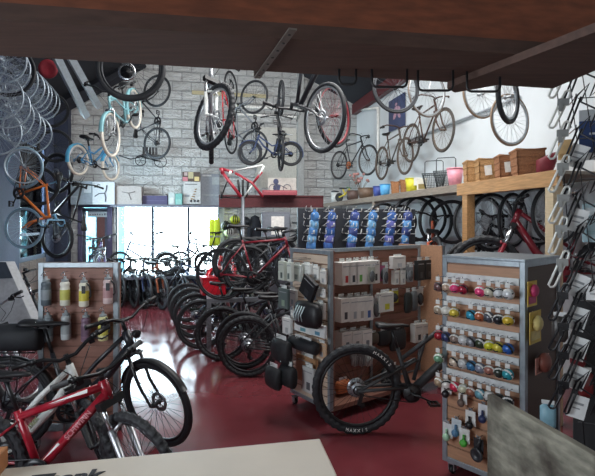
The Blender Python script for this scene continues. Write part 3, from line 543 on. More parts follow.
# right wall
def onright(px, py, d=.25): return RIGHT.off(d).at(px, py)
DN = V((.208, -.978, 0))
hang(bike('classic', 'antique_bicycle', 'rusty antique bicycle hung highest on the white wall above the wire baskets', BRN, rim=mt('6a5c50', .5, .4), tyre=mt('4a4440', .7), bar=BRN, saddle=mt('3a302a', .6)), 'f', onright(443, 130), DN+V((0, 0, .02)), J)
hang(bike('classic', 'antique_bicycle', 'slim dark antique bicycle hung below and left of the rusty one on the white wall', mt('5a5048', .5), rim=mt('6a5c50', .5, .4), tyre=mt('5a4c44', .7), bar=BRN), 'f', onright(405, 156), DN, J)
hang(bike('classic', 'antique_bicycle', 'dark antique bicycle with orange crank at the far end of the white wall', BLACKP, rim=mt('5b5350', .5), crank=mt('b5653a', .5)), 'f', onright(368, 160), V((.5, -.86, 0)), J)
# ---------- loose wheels hung at the left
ALU = mt('aab6c0', .3, .5); ws = [(4, 68, 26, 6.2, 0), (10, 72, 25, 6.4, 1), (16, 80, 24, 6.6, 0), (22, 86, 23, 6.8, 0), (27, 90, 22, 7.0, 0), (32, 94, 21, 7.2, 0), (36, 98, 21, 7.4, 0), (40, 102, 20, 7.6, 0), (50, 110, 18, 8.0, 1), (-2, 96, 26, 6.0, 0), (6, 106, 25, 6.3, 0), (12, 116, 24, 6.6, 0), (18, 122, 23, 6.9, 0), (24, 128, 22, 7.2, 0), (30, 133, 21.5, 7.5, 0), (55, 146, 17, 8.0, 1), (24, 166, 20, 6.9, 0), (38, 186, 20, 7.3, 1), (-4, 132, 25, 6.4, 0), (2, 60, 25, 5.6, 0)]
pos = ['nearest the beam', 'second down', 'third down', 'fourth down', 'fifth down', 'sixth down', 'seventh down', 'last and largest in depth']
lab = ['silver rimmed wheel at the top of the upper bunch, first of eight', 'dark tyred wheel in the upper bunch, second of eight', 'silver bare rim in the upper bunch, third of eight', 'silver bare rim in the upper bunch, fourth of eight', 'silver bare rim in the upper bunch, fifth of eight', 'silver bare rim in the upper bunch, sixth of eight', 'silver bare rim in the upper bunch, seventh of eight', 'silver bare rim in the upper bunch, eighth of eight', 'black tyred wheel hung right of the upper bunch', 'silver bare rim in the lower bunch, leftmost but one', 'silver bare rim in the lower bunch, second of six', 'silver bare rim in the lower bunch, third of six', 'silver bare rim in the lower bunch, fourth of six', 'silver bare rim in the lower bunch, fifth of six', 'bright silver rim lowest and rightmost of the lower bunch', 'thin black tyred wheel hung beside the corner post', 'pale rim hung just above the orange bicycle fork', 'dark tyred wheel behind the orange bicycle frame', 'silver bare rim leftmost of the lower bunch', 'silver rim half behind the beam above the upper bunch']
for (px, py, r, Y, ty), lb in zip(ws, lab):
    Rr = r*Y/F; a = rad(-78+R.uniform(-9, 9))
    wheel('lw%d_%d' % (round(Rr*50), ty), 'wheelset', lb, P(px, py, Y), (math.cos(a), math.sin(a), R.uniform(-.06, .06)), ALU if ty == 0 else DSPK, RUB if ty else None, 'wheels hung on the left', R.random(), Rr=round(Rr*50)/50, t=.018 if ty else .014, spokes=36)
rl = MB(); rl.tube([P(0, 8, 5.2), P(58, 44, 8.6)], .02, 6); rl.tube([P(-8, 36, 5.6), P(46, 88, 8.0)], .02, 6); struct(rl.obj('rail_beam', mt('3a4154', .5)))
wheel('big', 'wheelset', 'large black tyred wheel hung close under the beam at the left', P(131, 68, 4.9), (.1, -1, .05), DSPK, RUB, None, 0, Rr=.35, t=.027)
wheel('red', 'wheelset', 'wheel with red spokes hung behind the black mountain bicycle', P(334, 116, 5.15), (.8, -.6, 0), mt('7d1f2a', .5), RUB, None, 0, Rr=.34, t=.02)
# wheels and tyres at the top right and under the storage shelf
wheel('tn', 'wheelset', 'slim tan tyred wheel hung at the top right, left of the fat black one', P(481, 94, 5.2), (.45, -.9, 0), SPK, TAN, 'wheels hung top right', .2, Rr=.27, t=.012)
wheel('tn', 'wheelset', 'slim tan tyred wheel hung below the fat black one', P(510, 120, 4.9), (.4, -.9, 0), SPK, TAN, 'wheels hung top right', .5, Rr=.25, t=.012)
wheel('ft', 'wheelset', 'fat black tyred wheel hung at the top right above the woven baskets', P(508, 97, 4.4), (.72, -.7, 0), SPK, RUB, 'wheels hung top right', .3, Rr=.25, t=.024)
wheel('mid', 'wheelset', 'black tyred wheel hung in front of the antique bicycles under the beam', P(396, 88, 5.6), (.25, -.97, 0), DSPK, RUB, 'wheels hung top right', .1, Rr=.3, t=.016)
wheel('mid2', 'wheelset', 'slim wheel hung above the rusty antique bicycle', P(427, 92, 6.2), (.5, -.87, 0), SPK, mt('6d6259', .6), 'wheels hung top right', .1, Rr=.33, t=.012)
nw = [(479, 222, 5.9, .35, 1, .2, 'wheel with a dark disc hung just right of the pine post'), (492, 222, 5.6, .34, 1, .35, 'wheel second from the pine post under the shelf'), (513, 220, 5.4, .31, 1, .75, 'slim wheel turned sideways in the middle of the bay under the shelf'), (537, 216, 5.1, .32, 1, .3, 'wheel hung left of the right hand shelf post'), (556, 214, 4.7, .3, 1, .3, 'wheel hung behind the right hand shelf post')]
for px, py, Y, r, ty, tl, lb in nw: wheel('nw%d' % int(r*100), 'wheelset', lb, P(px, py, Y), (tl, -1, 0), SPK, RUB, 'wheels hung under the storage shelf', R.random(), Rr=r, t=.019)
tyres = [(383, 222, 7.8, .32, 'loose black tyre hung furthest left under the shelf'), (399, 222, 7.6, .28, 'loose black tyre hung second under the shelf'), (414, 219, 7.3, .35, 'loose black tyre hung third under the shelf'), (424, 218, 7.1, .35, 'loose black tyre hung fourth under the shelf, widest in view'), (436, 221, 6.9, .33, 'loose black tyre hung fifth under the shelf'), (452, 222, 6.7, .31, 'loose black tyre hung beside the pine post')]
for i, (px, py, Y, r, lb) in enumerate(tyres):
    m_ = MB(); t_ = .024; m_.ring([(r-t_+t_*math.cos(2*math.pi*j/9+.1), t_*1.1*math.sin(2*math.pi*j/9+.1)) for j in range(9)][:8], 40); a = rad(R.uniform(-15, 35))
    tag(m_.obj('tyre_casing', RUB, None, TR(P(px, py, Y))@RZ(a)), lb, 'tyre', 'loose tyres under the storage shelf')
# bikes on the raised level under the right shelf
hang(bike('trail', 'trail_bicycle', 'dark red full suspension bicycle raised behind the bell display', CRIM, steer=-10, rim=DSPK), 'f', P(486, 272, 4.9), V((-1, .12, 0)), J)
hang(bike('mtb', 'mountain_bicycle', 'black bicycle raised beneath the hung wheels beside the pine post', BLACKP, steer=20, rim=DSPK), 'f', P(470, 268, 5.7), V((-.95, .25, 0)), J)
hang(bike('mtb', 'mountain_bicycle', 'orange framed bicycle raised beneath the loose tyres behind the gondola', mt('b5573a', .4), steer=20, rim=DSPK), 'f', P(432, 262, 6.4), V((-.3, -.95, 0)), J)

for i, (px, py, Y) in enumerate(((236, 262, 7.0), (246, 260, 7.3), (257, 259, 7.6), (268, 258, 7.9), (279, 257, 8.2))):
    wheel('rowt', 'wheelset', 'fat black tyred wheel stored upright behind the crimson road bicycle, %s from the left' % ('first', 'second', 'third', 'fourth', 'fifth')[i], P(px, py, Y), (.35, -.93, 0), DSPK, RUB, 'wheels stored behind the crimson bicycle', .1*i, Rr=.36, t=.034)
hang(bike('mtb', 'mountain_bicycle', 'black bicycle hung nose up beside the corner post at the left window', BLACKP, rim=DSPK), 'r', P(57, 238, 8.0), (0, 0, 1), (.9, -.3, 0))
lm = P(48, 69, 7.6); o = empty('lamp', 'dark red round lamp hung beneath the roof beside the silver wheels', 'lamp', TR(lm)); m_ = MB(); m_.lathe([(.02, -.1), (.1, -.07), (.15, 0), (.14, .02), (.09, .0), (0, -.01)], (0, 0, 0), (.1, -1, -.2), 20); m_.obj('shade', mt('8e2f3a', .4), o); m_ = MB(); m_.tube([(0, 0, .1), (0, .02, .6)], .012, 6); m_.obj('stem', BLKM, o)
m_ = P(127, 72, 5.6); o = empty('lamp', 'round chrome lamp with a dark centre hung behind the close black tyre', 'lamp', TR(m_)); q = MB(); q.lathe([(.03, -.12), (.09, -.08), (.105, 0), (.1, .015), (.075, .012)], (0, 0, 0), (.1, -1, -.1), 22, cap=False); q.obj('shade', CHR, o); q = MB(); q.lathe([(.076, .01), (.0, .0)], (0, 0, 0), (.1, -1, -.1), 20); q.obj('lens', BLK, o); q = MB(); q.tube([(0, 0, .09), (0, .02, 1.6)], .01, 6); q.obj('stem', CHR, o)

hang(bike('road', 'road_bicycle', 'red and white road bicycle hung edge on at the block wall', RED, fork=WHITEP, rim=DSPK), 'f', P(231, 88, 9.7), (0, 0, 1), (-.25, -1, 0))
q = MB(); t_ = .022
for y in (-.021, .021): q.tube([(.335*math.cos(a*math.tau/64), y, .335*math.sin(a*math.tau/64)) for a in range(64)], .003, 4, closed=True)
for w_ in [c for c in A_.children if 'wheel' in c.name]: q.obj('sidewall_stripe', mt('b9bec2', .4), w_)
# ---------- display stands
PNL = mt('b58a6c', .5, wood=True, var=.12); PNL2 = mt('8a6052', .5, wood=True, var=.12); PNL_LIT = mt('d8c4b0', .5, wood=True, var=.08); GRY = mt('929ca3', .35, .4); RAILW = mt('d5d8d8', .4)
def caster(parent, x, y):
    c = MB(); c.lathe([(.022, -.014), (.03, -.01), (.03, .01), (.022, .014)], (x, y, .03), (1, 0, 0), 16); w = c.obj('caster', BLK, parent)
    c = MB(); c.bx(x-.022, x-.016, y-.02, y+.02, .025, .075); c.bx(x+.016, x+.022, y-.02, y+.02, .025, .075); c.bx(x-.022, x+.022, y-.025, y+.025, .07, .08); c.obj('fork_plate', SIL, w)
def frame_panel(parent, x0, x1, y, z0, z1, pm, slots, fw=.035, th=.04, name='panel', slotm=None):   # slat board set in an aluminium frame, front at y
    f = MB(); f.bx(x0, x0+fw, y, y+th, z0, z1); f.bx(x1-fw, x1, y, y+th, z0, z1); f.bx(x0+fw, x1-fw, y, y+th, z0, z0+fw); f.bx(x0+fw, x1-fw, y, y+th, z1-fw, z1)
    f.obj('frame', GRY, parent, None, .003); p = MB(); n = slots; h = (z1-z0-2*fw)/n
    for i in range(n):
        a = z0+fw+i*h; p.bx(x0+fw, x1-fw, y+.010, y+th-.006, a, a+h-.012); p.bx(x0+fw, x1-fw, y+.020, y+th-.008, a+h-.012, a+h, 1)
    p.obj(name, [pm, slotm or mt('93705a', .6)], parent)
def peg(mb, p, L, r=.003, up=.018): p = V(p); mb.tube([p, p+V((0, -L, 0)), p+V((0, -L-.006, up))], r, 5)
# ---- spinner of bicycle bells (front face turned 48 degrees)
BP = Plane((1.01, 3.35), -48); bc = (V((1.01, 3.35, 0))+V((1.39, 2.93, 0)))/2; fwid = .567
BMW = TR(bc)@RZ(BP.a)                                   # front face centre on the ground; y goes into the stand
bell = empty('bell_display', 'square grey framed slatboard stand on casters covered in bells beside the weathered board', 'display stand', BMW)
hw = fwid/2; zb0, zb1 = .09, 1.505
frame_panel(bell, -hw, hw, 0, zb0, zb1, PNL, 15)
sd_ = MB(); sd_.bx(hw-.04, hw, .0401, fwid, zb0, zb0+.035); sd_.bx(hw-.04, hw, .0401, fwid, zb1-.035, zb1); sd_.bx(hw-.04, hw, fwid-.035, fwid, zb0, zb1); sd_.obj('frame', GRY, bell, None, .003); MB().bx(hw-.03, hw-.014, .05, fwid-.03, zb0+.03, zb1-.03).obj('side_panel', mt('54453c', .6, wood=True), bell)  # right side panel: its shade is put into a darker wood colour
MB().bx(-hw, -hw+.04, .0401, fwid, zb0, zb1).obj('side_panel', PNL, bell); MB().bx(-hw, hw, fwid, fwid+.02, zb0, zb1).obj('back_panel', PNL, bell); MB().bx(-hw, hw, 0, fwid, zb1, zb1+.016).obj('top_panel', GRY, bell, None, .003); MB().bx(-hw+.02, hw-.02, .03, fwid-.03, .085, .1).obj('base_plate', DSPK, bell)
for x in (-hw+.05, hw-.05):
    for y in (.05, fwid-.05): caster(bell, x, y)
BI = BMW.inverted(); bellmats = {}
rows = [(273, 288, 8, ['6e4f4f', 'b79c86', 'e0447c', '9c1c38', None, 'e8467e', 'cbc7b4', 'cfd3d5', 'd3d6d8']),
        (297, 314, 8, ['a89a86', 'd9d7cc', 'd8c246', None, '3aa3c4', 'b5623f', '52565f', '23252a', 'd9b93a']),
        (324, 342, 8, ['a31f2e', '34406b', '8d7a70', 'd0d1d2', '83868c', '38442e', 'd3d32f', 'd6c94f', '2a62b5']),
        (348, 367, 8, ['6ea07e', None, 'dac9b5', 'c7c9c8', '3d7ba8', '8b90a0', 'a06a5c', '2f3b35', '2fa0ad']),
        (373, 394, 8, ['a58d72', 'd9d6cf', 'd0304f', 'c8c9ae', '94604c', '6aa4b4', 'd8dbd9', '26302e', '1f2326'])]
cn = {'6e4f4f': 'brown', 'b79c86': 'beige', 'e0447c': 'pink', '9c1c38': 'dark red', 'e8467e': 'bright pink', 'cbc7b4': 'cream', 'cfd3d5': 'silver', 'd3d6d8': 'polished silver', 'a89a86': 'tan', 'd9d7cc': 'white', 'd8c246': 'yellow', '3aa3c4': 'sky blue', 'b5623f': 'orange and red', '52565f': 'slate grey', '23252a': 'black', 'd9b93a': 'golden yellow', 'a31f2e': 'red', '34406b': 'navy', '8d7a70': 'brown grey', 'd0d1d2': 'silver white', '83868c': 'grey', '38442e': 'dark green', 'd3d32f': 'lime yellow', 'd6c94f': 'pale yellow', '2a62b5': 'royal blue', '6ea07e': 'mint green', 'dac9b5': 'ivory', 'c7c9c8': 'light grey', '3d7ba8': 'steel blue', '8b90a0': 'lavender grey', 'a06a5c': 'rust brown', '2f3b35': 'dark olive', '2fa0ad': 'turquoise', 'a58d72': 'sand', 'd9d6cf': 'off white', 'd0304f': 'crimson pink', 'c8c9ae': 'pale green', '94604c': 'copper', '6aa4b4': 'pale blue', 'd8dbd9': 'pearl white', '26302e': 'black green', '1f2326': 'jet black'}
ordw = ['top', 'second', 'third', 'fourth', 'fifth']
bd_ = MB(); bd_.sph((0, 0, 0), .031, (1, 1, .95), 14, 8); bdm = bd_.mesh('bell_dome'); bs_ = MB(); bs_.lathe([(.0, -.013), (.025, -.013), (.0315, -.006), (.0317, .0), (.03, .004)], (0, 0, 0), (0, 0, 1), 14); bs_.bx(-.005, .005, -.0, .012, -.024, -.012); bsm = bs_.mesh('bell_base')
bb_ = MB(); bb_.tube([(-.011, 0, -.017), (-.011, 0, -.03), (0, 0, -.036), (.011, 0, -.03), (.011, 0, -.017)], .003, 5); bb_.tube([(.02, -.01, -.004), (.033, -.016, -.004)], .004, 5); bbm = bb_.mesh('bell_clamp')
hk_ = MB(); peg(hk_, (0, .008, .045), .075); hk_.bx(-.012, .012, .006, .012, .03, .062); hkm = hk_.mesh('peg_hook'); tg_ = MB(); tg_.bx(-.015, .015, -.078, -.075, .022, .05); tgm = tg_.mesh('price_tag')
for ri, (yl, yr, n_, cols) in enumerate(rows):
    ql = BI@BP.off(.075).at(447, yl+10); qr = BI@BP.off(.075).at(513, yr+6); zrow = (ql.z+qr.z)/2
    MB().bx(-hw+.036, hw-.036, -.006, .004, zrow+.03, zrow+.075).obj('rail', RAILW, bell)
    for ci, c in enumerate(cols):
        x = -hw+.03+(fwid-.06)*(ci-.3)/(len(cols)-.55)
        if c is None: continue
        h_ = inst(hkm, 'peg_hook', CHR, bell, TR((x, 0, zrow))); inst(tgm, 'price_tag', WHT, h_)
        o = empty('bicycle_bell', '%s bicycle bell on the %s hook row of the bell stand' % (cn[c], ordw[ri]), 'bicycle bell', BMW@TR((x+R.uniform(-.003, .003), -.062, zrow-.022+.004*R.random()))@M.Rotation(rad(-60), 4, 'X')@M.Rotation(R.uniform(-.4, .4), 4, 'Y')@M.Scale(1.16, 4), 'bells on the bell stand')
        inst(bdm, 'dome', mt(c, .3, .15, coat=.4), o); inst(bsm, 'bell_base', WHT if R.random() < .5 else BLK, o); inst(bbm, 'clamp', BLKM, o)
# horns and larger bells on cards low down
low = [(446, 393, 'white', 'e4e4e0', 'dome', 'black bulb horn on a white card lowest left hook but one', '1c1d20'), (462, 402, 'white', 'e8e8e4', 'dome', 'brown squeeze horn on a white card beside the black bulb horn', '6d5a52'), (447, 436, 'white', 'dfe3e2', 'dome', 'pale green bell on a white card at the bottom left corner', '9fc7a8'),
       (464, 442, 'white', 'e6e6e2', 'dome', 'bright green bell on a white card near the bottom', '53b543'), (470, 424, 'white', 'e6e6e2', 'dome', 'black round bell on a white card above the bright green one', '1b1c1f'), (478, 452, 'grey', '2a2c30', 'disc', 'large black and silver horn hung lowest on the bell stand', '33363a'), (483, 418, 'white', 'dfe2e4', 'dome', 'navy bell on a white card half behind the weathered board', '25345e'), (456, 432, 'white', 'c9d6dc', 'dome', 'small blue bell on a pale card between the green bells', '4d7a9c')]
for px, py, _, cc, kind, lb, col in low:
    p = BI@BP.off(.05).at(px, py); o = empty('horn' if 'horn' in lb else 'bicycle_bell', lb, 'bicycle horn' if 'horn' in lb else 'bicycle bell', BMW@TR(p)@RZ(R.uniform(-.3, .3)), 'horns and bells on cards')
    c = MB(); c.bx(-.035, .035, .006, .009, -.01, .085); c.bx(-.012, .012, .004, .012, .085, .1, 1); c.obj('card', [mt(cc, .5), mt('9a9da0', .5)], o)
    d_ = MB()
    if kind == 'disc': d_.lathe([(.03, .0), (.042, -.008), (.045, -.02), (.03, -.026), (.02, -.012), (.0, -.012)], (0, 0, -.015), (0, 1, 0), 20); d_.tube([(0, .0, .0), (.01, -.01, .05), (.02, -.005, .09)], .008, 8)
    else: d_.sph((0, -.012, -.005), .026, (1, .8, 1), 14, 8); d_.tube([(0, -.01, .01), (.0, -.006, .05)], .008, 8)
    d_.obj('horn_bulb', mt(col, .4, coat=.2), o); h_ = MB(); peg(h_, (0, .05, .094), .06); h_.obj('peg_hook', CHR, bell, BI@o.matrix_basis)
# cards on the shaded side of the bell stand
SP_ = Plane(BMW@V((hw, 0, 0)), 42)
for px0, py0, px1, py1, c1, c2, lb in ((528, 281, 537, 306, 'd9b43c', 'c4416e', 'yellow and pink carded toy horn on the shaded side of the bell stand'), (530, 311, 541, 343, 'd8b64a', 'e2cf86', 'tall yellow carded accessory below the pink one on the shaded side'), (536, 356, 549, 372, 'c98b7c', '8a4f43', 'pinkish soft animal headed horn on the shaded side of the bell stand')):
    mw, w_, h_ = slab(px0, py0, px1, py1, SP_, .03); o = empty('carded_accessory', lb, 'carded accessory', mw, 'cards on the shaded side of the bell stand'); q = MB(); q.bx(-w_/2, w_/2, 0, .004, 0, h_); q.bx(-w_*.4, w_*.4, -.001, 0, h_*.1, h_*.4, 1); q.obj('card', [mt(c1, .5), mt(c2, .5)], o); q = MB(); q.sph((0, -.012, h_*.62), w_*.3, (1, .6, 1)); q.tube([(0, 0, h_*.95), (0, .02, h_*.97)], .003, 5); q.obj('accessory_body', mt(c2, .5), o)
# ---- gondola of packets: web between two end panels
Cg = V((.28, 4.14, 0)); gu = V((math.cos(rad(36)), math.sin(rad(36)), 0)); gv = V((-math.sin(rad(36)), math.cos(rad(36)), 0)); Lg, Wg = 1.58, .6
GM = TR(Cg)@RZ(rad(36)); zg0, zg1 = .11, 1.5
gon = empty('packet_gondola', 'grey framed wooden slatboard gondola of hanging packets behind the trail bicycle', 'display stand', GM)
def rot_panel(x, ya, yb, out, nm, pm=PNL):               # end panel: runs along y at local x
    hold = bpy.data.objects.new(nm, None); COL.objects.link(hold); hold.parent = gon; hold.matrix_basis = TR((x, (ya+yb)/2, 0))@RZ(rad(-90) if out < 0 else rad(90)); frame_panel(hold, -(yb-ya)/2, (yb-ya)/2, -.0, zg0, zg1, pm, 16)
rot_panel(-.0, 0, Wg, -1, 'end_panel', PNL_LIT); rot_panel(Lg, 0, Wg, 1, 'end_panel')  # left end panel: bright daylight on the wood is put into its paler colour
MB().bx(.0405, .052, .0, Wg, zg0, zg1).obj('end_back', PNL2, gon); MB().bx(Lg-.052, Lg-.0405, .0, Wg, zg0, zg1).obj('end_back', PNL, gon); 
frame_panel(gon, .053, Lg-.053, Wg/2-.02, zg0, zg1, PNL2, 16); f = MB(); f.bx(.75, .78, Wg/2-.035, Wg/2-.021, zg0, zg1); f.obj('upright', GRY, gon)
MB().bx(.053, Lg-.053, .03, Wg-.03, .09, .13).obj('base_shelf', PNL2, gon)
for x in (.03, Lg-.03):
    for y in (.04, Wg-.04): caster(gon, x, y)
WEB = Plane(GM@V((0, Wg/2-.02, 0)), 36); END = Plane(Cg, -54)
GI = GM.inverted()
def pack(name, px0, py0, px1, py1, pl, out, dep, base, stripe, lb, grp, cat='packet', n=1, tab=True, style='box', hooks=None):
    mw, w_, h_ = slab(px0, py0, px1, py1, pl, out); o = empty(name, lb, cat, mw, grp); q = MB(); hb_ = h_*(.86 if tab else 1)
    if style == 'bag':
        loft(q, [(-w_/2, .3*dep, hb_*.9, hb_*.08), (-w_*.42, dep*.45, hb_*.97, .02*h_), (0, dep*.55, hb_, 0), (w_*.42, dep*.45, hb_*.97, .02*h_), (w_/2, .3*dep, hb_*.9, hb_*.08)], 14); q.obj('body', mt(base, .65), o, TR((0, -dep/2, 0)))
    elif style == 'glove':
        for i in range(4): x = -w_*.3+i*w_*.2; q.tube([(x, -dep/2, hb_*.5), (x*1.15, -dep/2, hb_*.02+abs(i-1.4)*.06*h_)], [w_*.11, w_*.085], 8)
        q.tube([(w_*.3, -dep/2, hb_*.6), (w_*.46, -dep/2, hb_*.35)], [w_*.12, w_*.08], 8); loft(q, [(-w_*.42, dep*.4, hb_*.95, hb_*.4), (0, dep*.5, hb_, hb_*.38), (w_*.42, dep*.4, hb_*.95, hb_*.4)], 10); q.obj('body', mt(base, .8), o)
    elif style == 'blister':
        q.bx(-w_/2, w_/2, -.003, 0, 0, hb_); q.obj('card', mt(stripe, .5), o); q = MB(); q.sph((0, -dep*.35, hb_*.42), 1, (w_*.36, dep*.45, hb_*.36), 12, 8); q.obj('blister', mt(base, .25, .2), o)
    else: q.bx(-w_/2, w_/2, -dep, 0, 0, hb_); q.obj('carton', mt(base, .55, var=.05), o, None, .002); q = MB(); q.bx(-w_*.12, w_*.2, -dep-.0008, -dep, hb_*.12, hb_*.42); q.obj('printed_panel', mt(stripe, .5), o); q = MB(); q.bx(-w_*.38, w_*.38, -dep-.0008, -dep, hb_*.8, hb_*.84); q.obj('printed_line', mt('9a9da0', .5), o)
    if tab: q = MB(); q.bx(-w_*.3, w_*.3, -dep*.5-.001, -dep*.5+.001, hb_-.004, h_); q.obj('hang_tab', mt('d7dad8', .5), o); q = MB(); peg(q, (0, out, 0), out+dep+.02); q.obj('peg_hook', CHR, gon, GI@mw@TR((0, 0, h_-.008)))
    return o
pk = []
W3 = ['d9d5d0', 'd3cfcb', 'dedad5']; g1 = 'packets on the top row of the gondola'; g2 = 'packets on the middle row of the gondola'; g3 = 'packets on the bottom rows of the gondola'
for i, (x, c, nm) in enumerate(((334, 'b23b3b', 'red'), (341, '3b3f45', 'charcoal'), (348, '5f9a4a', 'green'), (356, '8f9499', 'grey'), (363, '37302f', 'dark brown'))): pack('carton', x-1, 258-i*.5, x+7.5, 284-i*.5, WEB, .02, .13, W3[i % 3], c, 'slim white carton with a %s mark on the top row of the gondola' % nm, g1, 'carton')
for x, y0, x1, y1, b, s, st_, lb in ((366, 262, 378, 284, '55595c', 'a8ac98', 'blister', 'grey light on a pale green card right of the white cartons'), (378, 262, 388, 281, '3c3d42', 'a84a74', 'blister', 'dark light on a magenta topped card in the top row'), (389, 254, 402, 268, 'dedcd7', 'b9bcbd', 'box', 'broad white pack hung highest in the top row'), (391, 268, 395.5, 284, 'd9d9d3', '9da0a2', 'box', 'slim white tube hung left below the broad white pack'), (397.5, 268, 402, 284, 'd9d9d3', '9da0a2', 'box', 'slim white tube hung right below the broad white pack'), (403, 262, 412, 281, '5d6063', '8f9496', 'blister', 'grey light on a grey card in the top row'), (414, 257, 421, 280, '26282a', '44474a', 'box', 'first black pack at the right end of the top row'), (422, 256.5, 429, 279, '222426', '3d4043', 'box', 'last black pack at the right end of the top row')): pack('packet', x, y0, x1, y1, WEB, .09, .05, b, s, lb, g1, style=st_)
for x, y0, x1, y1, b, s, lb in ((368, 264, 375, 283, '6a6e70', 'b5b9ad', 'small grey light on a pale card in front of the pale green card'), (383, 265, 388, 284, '4a4c50', '9a9da0', 'small dark light on a grey card left of the slim white tubes'), (407, 264, 413, 282, '6b6f73', '8a8f93', 'second grey light on a grey card beside the black packs')): pack('packet', x, y0, x1, y1, WEB, .16, .03, b, s, lb, g1, style='blister')
for i, (x, c, nm) in enumerate(((333, '48484c', 'black'), (342, '9b9fa3', 'grey'), (349, 'a9a39c', 'beige'), (356, '46629a', 'blue'))): pack('carton', x-1, 293-i*.6, x+8, 320-i*.6, WEB, .02, .13, W3[i % 3], c, 'white carton with a %s mark on the middle row of the gondola' % nm, g2, 'carton')
for x, y0, x1, y1, b, s, st_, lb in ((363, 294, 371, 317, '5e6264', 'c9cccb', 'blister', 'grey pump on a white topped card, left one in the middle row'), (371, 294, 380, 318, '66696c', 'c9cccb', 'blister', 'grey pump on a white topped card, right one in the middle row'), (376, 289, 390, 311, 'd7d6cf', 'c3c03a', 'box', 'white pack with a yellow header in the middle row'), (388, 288, 398, 303, '47494b', 'c6c43c', 'blister', 'dark tool on a yellow card in the middle row'), (403, 288, 409, 313, '2a2e2c', '53b04a', 'bag', 'black pump with a green foot in the middle row'), (409, 287, 415, 311, '606567', '8a8f92', 'bag', 'grey rounded bottle in the middle row'), (415.5, 286, 423, 306, '3b3d40', 'dededa', 'blister', 'dark light on a white card at the right of the middle row')): pack('packet', x, y0, x1, y1, WEB, .09, .05, b, s, lb, g2, style=st_)
for i, x in enumerate((334, 344, 354)): pack('carton', x, 327-i, x+9.5, 347-i, WEB, .02, .12, W3[i], '6f7377', ('leftmost', 'middle', 'rightmost')[i]+' of three white cartons on the third row of the gondola', g3, 'carton')
for x, y0, x1, y1, b, s, st_, lb in ((376, 327, 387, 345, '1f2124', '33363a', 'bag', 'black saddle bag hung on the third row'), (388, 324, 402, 350, '26282b', '3a3d41', 'bag', 'larger black saddle bag right of the small one on the third row'), (366, 330, 375, 344, '5b5146', '8d867b', 'bag', 'brown grey strap bundle hung on the third row'), (410, 320, 418, 341, 'd2d0ca', '2e3033', 'box', 'white box with a black picture on the third row'), (418, 319, 426, 340, 'c9c7c1', '26282b', 'box', 'second white box with a black picture on the third row')): pack('packet', x, y0, x1, y1, WEB, .03, .07, b, s, lb, g3, style=st_)
for i, x in enumerate((350, 357, 363)): pack('glove', x, 341, x+9, 367, WEB, .02+.02*i, .03, ('a9abac', '9a9d9f', 'b3b5b5')[i], '888888', ('left', 'middle', 'right')[i]+' grey knitted glove of three seen through the trail bicycle wheel', g3, 'glove', style='glove')
pack('packet', 334, 376, 346, 392, WEB, .05, .08, 'c9754a', 'd9b79a', 'orange packet low on the gondola seen through the trail bicycle wheel', g3, style='bag')
pack('packet', 380, 362, 396, 384, WEB, .05, .08, '2c2d30', '4b4d50', 'black packet low on the gondola behind the spokes', g3, style='bag')
ge = 'packets on the gondola end panel'
for x, y0, x1, y1, b, s, st_, out, lb in ((281, 258, 287, 280, 'c3cabd', '4f5d58', 'box', .25, 'pale green packet hung furthest out on the end panel, left one'), (288, 259, 294, 281, 'cfd5cc', '5d6b66', 'box', .22, 'pale green packet hung furthest out on the end panel, right one'), (294, 262, 303, 281, 'c8cec9', '7b8583', 'box', .12, 'clear fronted pale box on the top row of the end panel'), (304, 262, 313, 274, 'e3e4e0', 'c9cbc9', 'box', .06, 'small white card on the top row of the end panel'),
    (281, 285, 290, 308, '5d6a68', '8fa28d', 'box', .2, 'grey green box hung in the middle of the end panel'), (291, 287, 298, 306, 'e2e3e0', '9fb0b8', 'box', .06, 'white packet beside the grey green box'), (307, 287, 316, 299, '9fb2c4', '6f86a0', 'box', .06, 'pale blue packet in the middle of the end panel'), (297, 319, 313, 332, 'dfe0dd', '6fa3ad', 'box', .05, 'white box with a blue band low on the end panel'), (312, 322, 327, 336, 'd6d9d8', '5f8fa5', 'box', .05, 'white box with a blue band at the right post'), (285, 315, 293, 334, 'e0e1de', 'b5b8b7', 'box', .08, 'white card hung at the left edge of the end panel'),
    (299, 352, 318, 382, 'b08660', 'd7d4cc', 'box', .03, 'brown cardboard pack low on the end panel'), (305, 363, 316, 392, 'c9cbc9', '55585c', 'box', .09, 'white packet with a grey tool at the foot of the end panel'), (318, 300, 326, 318, 'e0ded8', 'b58a6c', 'box', .03, 'small white packet beside the clear fronted bag'), (296, 306, 304, 316, '2a2c2f', '3a3d40', 'bag', .1, 'small black light hung left of the clear fronted bag')): pack('packet', x, y0, x1, y1, END, out, .03, b, s, lb, ge, style=st_)
for x, y0, x1, y1, b, out, dep, lb in ((278, 334, 294, 362, '1e2023', .2, .1, 'black rounded bag hung low at the left of the end panel'), (296, 335, 322, 350, '202226', .06, .12, 'black bar bag hung low in the middle of the end panel'), (272, 362, 284, 388, '212326', .28, .09, 'black pannier with a grey tag at the bottom left of the end panel'), (286, 360, 299, 386, '1d1f22', .2, .1, 'black pannier beside the tagged one at the bottom of the end panel')): pack('hung_bag', x, y0, x1, y1, END, out, dep, b, '3a3c40', lb, ge, 'bag', style='bag')
q = pack('case', 301, 276, 314, 296, END, .12, .035, '17181b', '2b2d31', 'black soft case hung tilted on the end panel', ge, 'case', tab=False); q.matrix_basis = q.matrix_basis@M.Rotation(rad(28), 4, 'Y')
